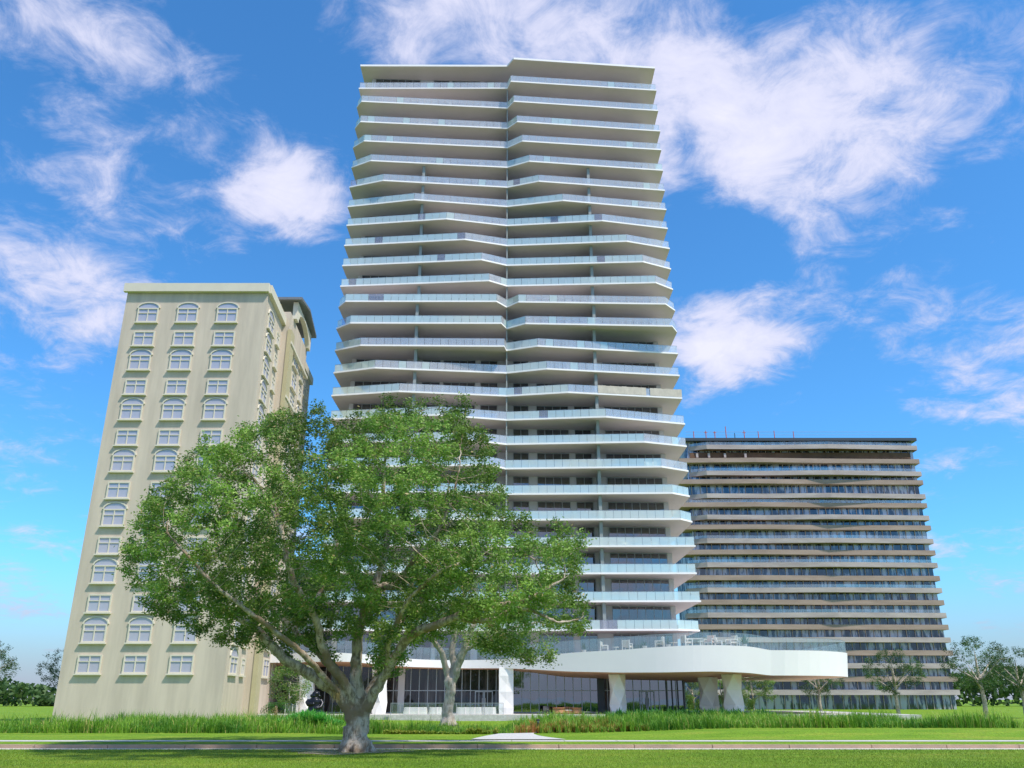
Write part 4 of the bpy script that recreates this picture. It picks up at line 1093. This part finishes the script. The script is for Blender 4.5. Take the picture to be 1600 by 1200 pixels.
# covered dining tables behind the ground rail
def covered(px,w,label):
    Y=100.8; x=kx(px,Y); r=empty('covered_table',(x,Y,-.04),label,'table','cloth-covered tables behind the glass guard rail')
    b=MB(); h=.76; seg=28; prof=[(1.04,.02),(1.0,.3),(.97,h-.02),(.95,h)]
    n0=0
    for rr,z in prof:
        for k in range(seg):
            t=2*math.pi*k/seg; c_,s_=math.cos(t),math.sin(t); q=(abs(c_)**6+abs(s_)**6)**(-1/6)
            fold=1+(.03*math.sin(t*9) if z<.5 else 0); b.v.append((w*rr*fold*c_*q,.55*rr*fold*s_*q,z))
    for i in range(3):
        for k in range(seg): k2=(k+1)%seg; b.f.append([i*seg+k,i*seg+k2,(i+1)*seg+k2,(i+1)*seg+k]); b.m.append(0)
    b.f.append([3*seg+k for k in range(seg)]); b.m.append(0); b.build('tablecloth',M['whitem'],r,world=False,smooth=False)
    b=MB(); b.box((-.2,-.2,0),(.2,.2,.7)); b.build('table_base',M['dframe'],r,world=False)
covered(650,1.3,'white cloth-covered table left of the second tree trunk')
covered(681,.7,'small white covered table just left of the second tree trunk')
covered(725,.8,'white covered table just right of the second tree trunk')
covered(742,.8,'white covered table in front of the left glass door')
covered(764,.8,'white covered table at the right end of the glass guard rail')
# balcony furniture
def balcony_chair(i,px,py,rot,label,m='whitem'):
    z,poly=SL[i]; p=PY(px,py,112); x=p.x; Y=max(frontY(poly,x)+1.0,108); x=(px-800)/F/ray(px,py)[1]*Y
    return armchair(label,x,Y,z+SLT,rot,M[m],0,'white chairs on the tower balconies')
balcony_chair(16,690,646,.5,'left white balcony chair of the pair just above the oak crown')
balcony_chair(16,699,646,-.6,'right white balcony chair of the pair just above the oak crown')
balcony_chair(18,1013,726,.3,'left white chair of the pair on a middle balcony near its right end')
balcony_chair(18,1022,726,-.3,'right white chair of the pair on a middle balcony near its right end')
balcony_chair(21,975,848,.3,'white balcony chair low on the tower near the central right part')
balcony_chair(21,1022,848,-.3,'white balcony chair low on the tower near its right end')

# ------------------------------------------------------------------ LEFT BUILDING
Lb=empty('apartment_building',(-34,100,-1),'cream apartment block with arched windows and a gabled loggia at the far left','building')
def wx(Y,off=0): return -28.48-.069*(Y-100)+off       # the flank facing the tower
# flank sections: (Y0,Y1,offset,top)
secs=[(88.4,97.5,-.9,46.8,'cream'),(97.5,110.3,0,48.0,'cream'),(110.3,118.6,-.7,46.6,'cream')]
w=MB()
for (y0,y1,of,zt,m) in secs:
    xb0=-45; w.hexa([(xb0,y0+.001,-1),(wx(y0,of),y0+.001,-1),(wx(y1,of),y1-.001,-1),(xb0,y1-.001,-1),(xb0,y0+.001,zt),(wx(y0,of),y0+.001,zt),(wx(y1,of),y1-.001,zt),(xb0,y1-.001,zt)])
w.build('wall',M['cream'],Lb)
# olive pilaster
w=MB()
for (a,c) in ((97.4,99.6),): w.wallbox((wx(a,.12),a),(wx(c,.12),c),-1,45.5,.5)
w.build('pilaster',M['olive'],Lb)
# cornices
w=MB()
for (y0,y1,of,zt,_) in secs:
    if y0==97.5: continue
    w=MB(); w.wallbox((wx(y0,of+.15),y0+.05),(wx(y1,of+.15),y1+.15),zt-.7,zt+.35,.55); w.build('cornice',M['creamB'],Lb)
w=MB()
w.box((-45.3,87.9,46.1),(wx(88.4,-.9)+.2,88.35,47.15)); w.build('cornice',M['creamB'],Lb); w=MB()
for z in (43.6,36.4,22):
    w=MB(); w.wallbox((wx(97.5,.30),97.5),(wx(110.3,.30),110.3),z,z+.35,.35); w.build('cornice',M['creamB'],Lb)
# gabled pavilion top: two piers, arch, roof
w=MB()
ya,yb=99.6,110.6; zs,ze=45.0,51.0
w.wallbox((wx(ya,.1),ya),(wx(ya+1.3,.1),ya+1.3),48.0,50.4,.6); w.wallbox((wx(yb-1.3,.1),yb-1.3),(wx(yb,.1),yb),48.0,50.4,.6)
n=16; ym=(ya+yb)/2; hw=(yb-ya)/2-1.3
for k in range(n):
    t0=math.pi*k/n; t1=math.pi*(k+1)/n; y0=ym-hw*math.cos(t0); y1=ym-hw*math.cos(t1); za=48.0+2.1*math.sin(t0); zb_=48.0+2.1*math.sin(t1)
    p=(wx(y0,.1),y0); q=(wx(y1,.1),y1); w.wallbox(p,q,za,50.4,.6,0,zb_,50.4)
w.build('gable',M['creamB'],Lb)
w=MB(); zr0=50.41
for (y0,y1,z0_,z1_) in ((ya-.8,ym,zr0,zr0+1.2),(ym,yb+.8,zr0+1.2,zr0)):
    pts=[(wx(y0,1.0),y0,z0_),(wx(y1,1.0),y1,z1_),(-40,y1,z1_),(-40,y0,z0_)]
    w.hexa(pts+[(x_,y_,z_+.35) for x_,y_,z_ in pts])
w.build('roof',M['metalroof'],Lb)
# loggia dark recess back wall with pale pier
w=MB(); w.wallbox((wx(ya+.4,-2.0),ya+.4),(wx(yb-.4,-2.0),yb-.4),48.01,50.3,.3); w.build('loggia_wall',M['olive'],Lb)
def lwin(Yc_,zc_,wd,ht,of,arched,flank=True):
    if flank:
        x=wx(Yc_,of)+.01; rz=math.atan2(1,-.069)
    else: x=Yc_; rz=0
    f=MB(); p=MB(); t=.14; y0=-.12 
    f.box((-wd/2,-.14,0),(-wd/2+t,.0,ht)); f.box((wd/2-t,-.14,0),(wd/2,.0,ht)); f.box((-.05,-.13,t),(.05,-.0,ht-t)); f.box((-wd/2+t,-.14,0),(wd/2-t,0,t)); f.box((-wd/2+t,-.14,ht-t),(wd/2-t,0,ht))
    f.box((-wd/2-.15,-.3,-.15),(wd/2+.15,0,-.002)); f.box((-wd/2+t,-.125,ht*.62),(wd/2-t,0,ht*.62+.08))
    p.box((-wd/2+t/2,-.05,t/2),(wd/2-t/2,-.003,ht-t/2))
    if arched:
        n=8; rr=wd/2
        for k in range(n):
            a0=math.pi*k/n; a1=math.pi*(k+1)/n
            c0,s0,c1,s1=math.cos(a0),math.sin(a0)*.55,math.cos(a1),math.sin(a1)*.55
            f.hexa([(rr*c0,-.14,ht+rr*s0),(rr*c1,-.14,ht+rr*s1),(rr*c1,0,ht+rr*s1),(rr*c0,0,ht+rr*s0),(rr*1.12*c0,-.14,ht+rr*1.15*s0+.03),(rr*1.12*c1,-.14,ht+rr*1.15*s1+.03),(rr*1.12*c1,0,ht+rr*1.15*s1+.03),(rr*1.12*c0,0,ht+rr*1.15*s0+.03)])
        p.prism([(0,0)],0,0) if False else None
        q=MB(); vs=[(rr*.98*math.cos(math.pi*k/10),rr*.98*.55*math.sin(math.pi*k/10)+ht+.002) for k in range(11)]
        nn=len(p.v); p.v+=[(a,-.05,c) for a,c in vs]+[(a,-.003,c) for a,c in vs]
        p.f.append([nn+k for k in range(11)]); p.m.append(0)
    o=f.build('window',M['creamB'],Lb,loc=(x,Yc_ if flank else 88.39,zc_),rotz=rz if flank else 0)
    p.build('pane',M['lpane'],o,world=False)
for k in range(14):
    z=42.3-k*2.95
    lwin(91.2,z,3.0,1.75,-.9,True); lwin(95.3,z,1.5,1.75,-.9,False); lwin(103.0,z,3.1,2.0,0,False); lwin(107.6,z,1.9,1.8,0,k%2==0); lwin(113.2,z,1.9,1.7,-.7,False); lwin(116.6,z,1.3,1.8,-.7,k%3==0)
for k in range(14):
    z=42.3-k*2.95
    for x in (-33.0,-37.6,-42.2): lwin(x,z,2.4,1.8,0,k%2==0,False)

gb=empty('garage_block',(-29,130,-1),'pale low block seen through the oak crown between the cream block and the tower','building')
b=MB(); b.box((-35,123,-1),(-24.5,150,20)); b.build('wall',M['band'],gb)
for k in range(5):
    b=MB(); b.box((-34.5,122.9,1.5+k*3.7),(-25,122.99,2.9+k*3.7)); b.build('opening',M['dframe'],gb)
b=MB(); b.box((-35.2,122.7,20.001),(-24.3,150.2,20.5)); b.build('parapet',M['creamB'],gb)
# ------------------------------------------------------------------ RIGHT BUILDING (under construction)
Rb=empty('unfinished_tower',(75,240,-1),'unfinished concrete tower with curtained floors behind the right side of the main tower','tower')
YR0=235.0
def RX(px,py,Y=YR0): return (px-800)/F/ray(px,py)[1]*Y
ztop=PY(1110,686,YR0).z
wl=MB(); xl0=RX(1075,800)+1; xr0=xl0+66
wl.box((xl0,YR0+1.3,-1),(xr0,YR0+28,ztop-.6)); wl.build('glass_facade',M['curtain'],Rb)
b=MB(); b.box((xl0-1.5,YR0-.4,ztop-.6),(xr0+1,YR0+28,ztop+.25)); b.build('roof',M['dframe'],Rb)
ysl=[700,721,740.5,754,776,790,809.5,825,846,864,883.5,904,923,942,962,980.5]
zlast=None; rr=random.Random(5)
for k,y in enumerate(ysl+[None]*14):
    z=PY(1120,y,YR0).z if y else zlast-3.3
    zlast=z
    if z<1: break
    odd=k%2
    xl=RX(1060 if odd else 1076,min(y or 980,980)); b=MB()
    dl=1.6 if odd else .2
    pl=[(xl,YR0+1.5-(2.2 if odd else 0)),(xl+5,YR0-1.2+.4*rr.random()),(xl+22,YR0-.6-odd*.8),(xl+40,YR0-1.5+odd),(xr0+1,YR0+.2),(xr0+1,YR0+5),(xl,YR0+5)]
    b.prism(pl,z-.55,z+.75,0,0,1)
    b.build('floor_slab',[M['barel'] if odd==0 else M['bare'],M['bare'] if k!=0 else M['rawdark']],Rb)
    if k in (0,2,5,8,10,12,14):
        g=MB()
        for (p,q) in zip(pl[:4],pl[1:5]): g.wallbox((p[0]+.1,p[1]+.2),(q[0]+.1,q[1]+.2),z+.76,z+1.6,.03)
        g.build('railing',M['gP'],Rb)
# open brown storey under the first slab: recess
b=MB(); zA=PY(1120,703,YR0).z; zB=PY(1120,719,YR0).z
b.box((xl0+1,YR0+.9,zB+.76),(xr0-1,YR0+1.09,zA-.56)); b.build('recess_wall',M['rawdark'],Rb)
for px in (1089.5,1108,1133,1165):
    b=MB(); x=RX(px,715); b.box((x-.3,YR0-.2,zB+.76),(x+.3,YR0+.4,zB+2.0)); b.build('post',M['barel'],Rb)
# pale piers between windows
b=MB()
for k in range(30):
    x=xl0+.6+k*2.2+rr.random()*.5; b.box((x,YR0+1.1,-1),(x+.18,YR0+1.29,ztop-.61))
b.build('mullions',M['barel'],Rb)
# roof guard rail with red posts
gr=empty('guard_rail',(75,YR0,ztop+.25),'thin red and grey safety rail on the roof edge of the unfinished tower','railing')
b=MB(); zt=ztop+.25
for dz in (1.0,1.9): b.tube([(xl0,YR0,zt+dz),(xr0,YR0,zt+dz)],[.05,.05],6)
b.build('rail',M['frame'],gr)
for px,h in ((1084,2.1),(1103,2.3),(1117,2.1),(1134.5,3.6),(1148,1.6),(1163,2.4),(1185,2.1),(1210,2.3),(1240,2.1)):
    b=MB(); x=RX(px,680); b.tube([(x,YR0,zt),(x,YR0,zt+h)],[.13,.11],6); b.box((x-.45,YR0-.08,zt+1.6),(x+.45,YR0+.08,zt+1.75)) if px in (1103,1163,1117) else None
    b.build('post',M['red'] if h!=1.6 else M['dframe'],gr)

# ------------------------------------------------------------------ LIGHT & SKY
sun_dir=Vector((.50,-.40,1.0)).normalized()
sl=bpy.data.lights.new('sun','SUN'); so=bpy.data.objects.new('sun',sl); C.objects.link(so)
sl.energy=2.8; sl.angle=R(3.0); sl.color=(1,.93,.84)
so.rotation_euler=(-sun_dir).to_track_quat('-Z','Y').to_euler()
el=math.asin(sun_dir.z); az=math.atan2(sun_dir.x,sun_dir.y)
w=bpy.data.worlds.new('World'); sc.world=w; w.use_nodes=True; nt=w.node_tree; nt.nodes.clear()
N_=nt.nodes.new; Lk=nt.links.new
out=N_('ShaderNodeOutputWorld'); bg=N_('ShaderNodeBackground'); bg.inputs[1].default_value=.12; Lk(bg.outputs[0],out.inputs[0])
sky=N_('ShaderNodeTexSky'); sky.sky_type='NISHITA'; sky.sun_disc=False; sky.sun_elevation=el; sky.sun_rotation=az; sky.air_density=1.0; sky.dust_density=.6; sky.ozone_density=2.0
hs=N_('ShaderNodeHueSaturation'); hs.inputs['Saturation'].default_value=1.05; hs.inputs['Value'].default_value=1.0; Lk(sky.outputs[0],hs.inputs['Color'])
tc=N_('ShaderNodeTexCoord'); D=tc.outputs['Generated']
sep=N_('ShaderNodeSeparateXYZ'); Lk(D,sep.inputs[0])
def math_(op,a,b_=None,c_=None,clamp=False):
    n=N_('ShaderNodeMath'); n.operation=op; n.use_clamp=clamp
    for i,v in enumerate((a,b_,c_)):
        if v is None: continue
        if isinstance(v,(int,float)): n.inputs[i].default_value=v
        else: Lk(v,n.inputs[i])
    return n.outputs[0]
zz=math_('ADD',math_('MAXIMUM',sep.outputs[2],0.0),.22)
px_=math_('DIVIDE',sep.outputs[0],zz); py_=math_('DIVIDE',sep.outputs[1],zz)
cmb=N_('ShaderNodeCombineXYZ'); Lk(px_,cmb.inputs[0]); Lk(py_,cmb.inputs[1]); cmb.inputs[2].default_value=3.3
n1=N_('ShaderNodeTexNoise'); n1.inputs['Scale'].default_value=3.2; n1.inputs['Detail'].default_value=9; n1.inputs['Roughness'].default_value=.58; n1.inputs['Distortion'].default_value=.25; Lk(cmb.outputs[0],n1.inputs[0])
n2=N_('ShaderNodeTexNoise'); n2.inputs['Scale'].default_value=11; n2.inputs['Detail'].default_value=10; n2.inputs['Roughness'].default_value=.68; n2.inputs['Distortion'].default_value=.6; Lk(cmb.outputs[0],n2.inputs[0])
val=math_('ADD',n1.outputs[0],math_('MULTIPLY',math_('SUBTRACT',n2.outputs[0],.5),.55))
bk=N_('ShaderNodeMapRange'); bk.inputs['From Min'].default_value=.05; bk.inputs['From Max'].default_value=-.35; bk.inputs['To Max'].default_value=.13; Lk(sep.outputs[1],bk.inputs['Value'])  # unseen clouds behind the camera, added for neutral fill and milky glass reflections
val=math_('ADD',val,bk.outputs[0])
def blob(px,py,sig,wt):
    global val
    u,y,z=ray(px,py); d=Vector((u,y,z)).normalized()
    dt=N_('ShaderNodeVectorMath'); dt.operation='DISTANCE'; Lk(D,dt.inputs[0]); dt.inputs[1].default_value=d
    s=sig/F; q=math_('DIVIDE',dt.outputs['Value'],s); g=math_('EXPONENT',math_('MULTIPLY',math_('MULTIPLY',q,q),-.5))
    val=math_('ADD',val,math_('MULTIPLY',g,wt))
for a in ((740,50,100,.17),(880,40,110,.12),(1010,50,120,.13),(1120,170,95,.16),(650,80,50,.12),(1160,270,45,.12),(1090,110,70,.10),
          (455,310,62,.30),(520,335,40,.18),(430,270,40,.12),(1140,545,62,.24),(1095,505,50,.17),(1165,480,40,.12),(1100,338,22,.14),(1085,632,25,.07),
          (480,120,110,-.20),(560,200,60,-.14),(430,30,60,-.10),(440,480,75,-.30),(500,560,70,-.30),(1070,400,45,-.28),(1090,280,26,-.22),(1150,400,45,-.30),(1080,215,22,-.08),(1130,640,40,-.2),(1000,640,60,-.25),(560,440,60,-.2),(430,620,90,-.25),
          (250,120,130,.12),(120,420,90,.16),(1350,250,130,.14),(1500,520,90,.14),(1300,600,90,-.12),(250,600,100,-.1)):
    blob(*a)
fac=N_('ShaderNodeMapRange'); fac.interpolation_type='SMOOTHSTEP'; fac.inputs['From Min'].default_value=.50; fac.inputs['From Max'].default_value=.80; Lk(val,fac.inputs['Value'])
cr=N_('ShaderNodeMapRange'); cr.inputs['From Min'].default_value=.5; cr.inputs['From Max'].default_value=.95; Lk(val,cr.inputs['Value'])
cc=N_('ShaderNodeMixRGB'); cc.inputs[1].default_value=(2.6,2.85,4.1,1); cc.inputs[2].default_value=(4.4,4.35,5.1,1); Lk(cr.outputs[0],cc.inputs[0])
fm=math_('MULTIPLY',fac.outputs[0],.93)
mx=N_('ShaderNodeMixRGB'); Lk(fm,mx.inputs[0]); tn=N_('ShaderNodeMixRGB'); tn.blend_type='MULTIPLY'; tn.inputs[0].default_value=1; tn.inputs[2].default_value=(.38,.82,1.10,1); Lk(hs.outputs[0],tn.inputs[1]); Lk(tn.outputs[0],mx.inputs[1]); Lk(cc.outputs[0],mx.inputs[2])
hz=N_('ShaderNodeMapRange'); hz.interpolation_type='SMOOTHSTEP'; hz.inputs['From Min'].default_value=.16; hz.inputs['From Max'].default_value=-.02; Lk(sep.outputs[2],hz.inputs['Value'])
m2=N_('ShaderNodeMixRGB'); Lk(hz.outputs[0],m2.inputs[0]); Lk(mx.outputs[0],m2.inputs[1]); m2.inputs[2].default_value=(2.1,2.3,2.9,1); Lk(m2.outputs[0],bg.inputs[0])

sc.view_settings.view_transform='Standard'; sc.view_settings.look='None'; sc.view_settings.gamma=1; sc.view_settings.exposure=.83
sc.cycles.max_bounces=8; sc.cycles.transparent_max_bounces=24; sc.cycles.diffuse_bounces=4; sc.cycles.glossy_bounces=3
sc.cycles.use_denoising=True; sc.cycles.sample_clamp_indirect=6
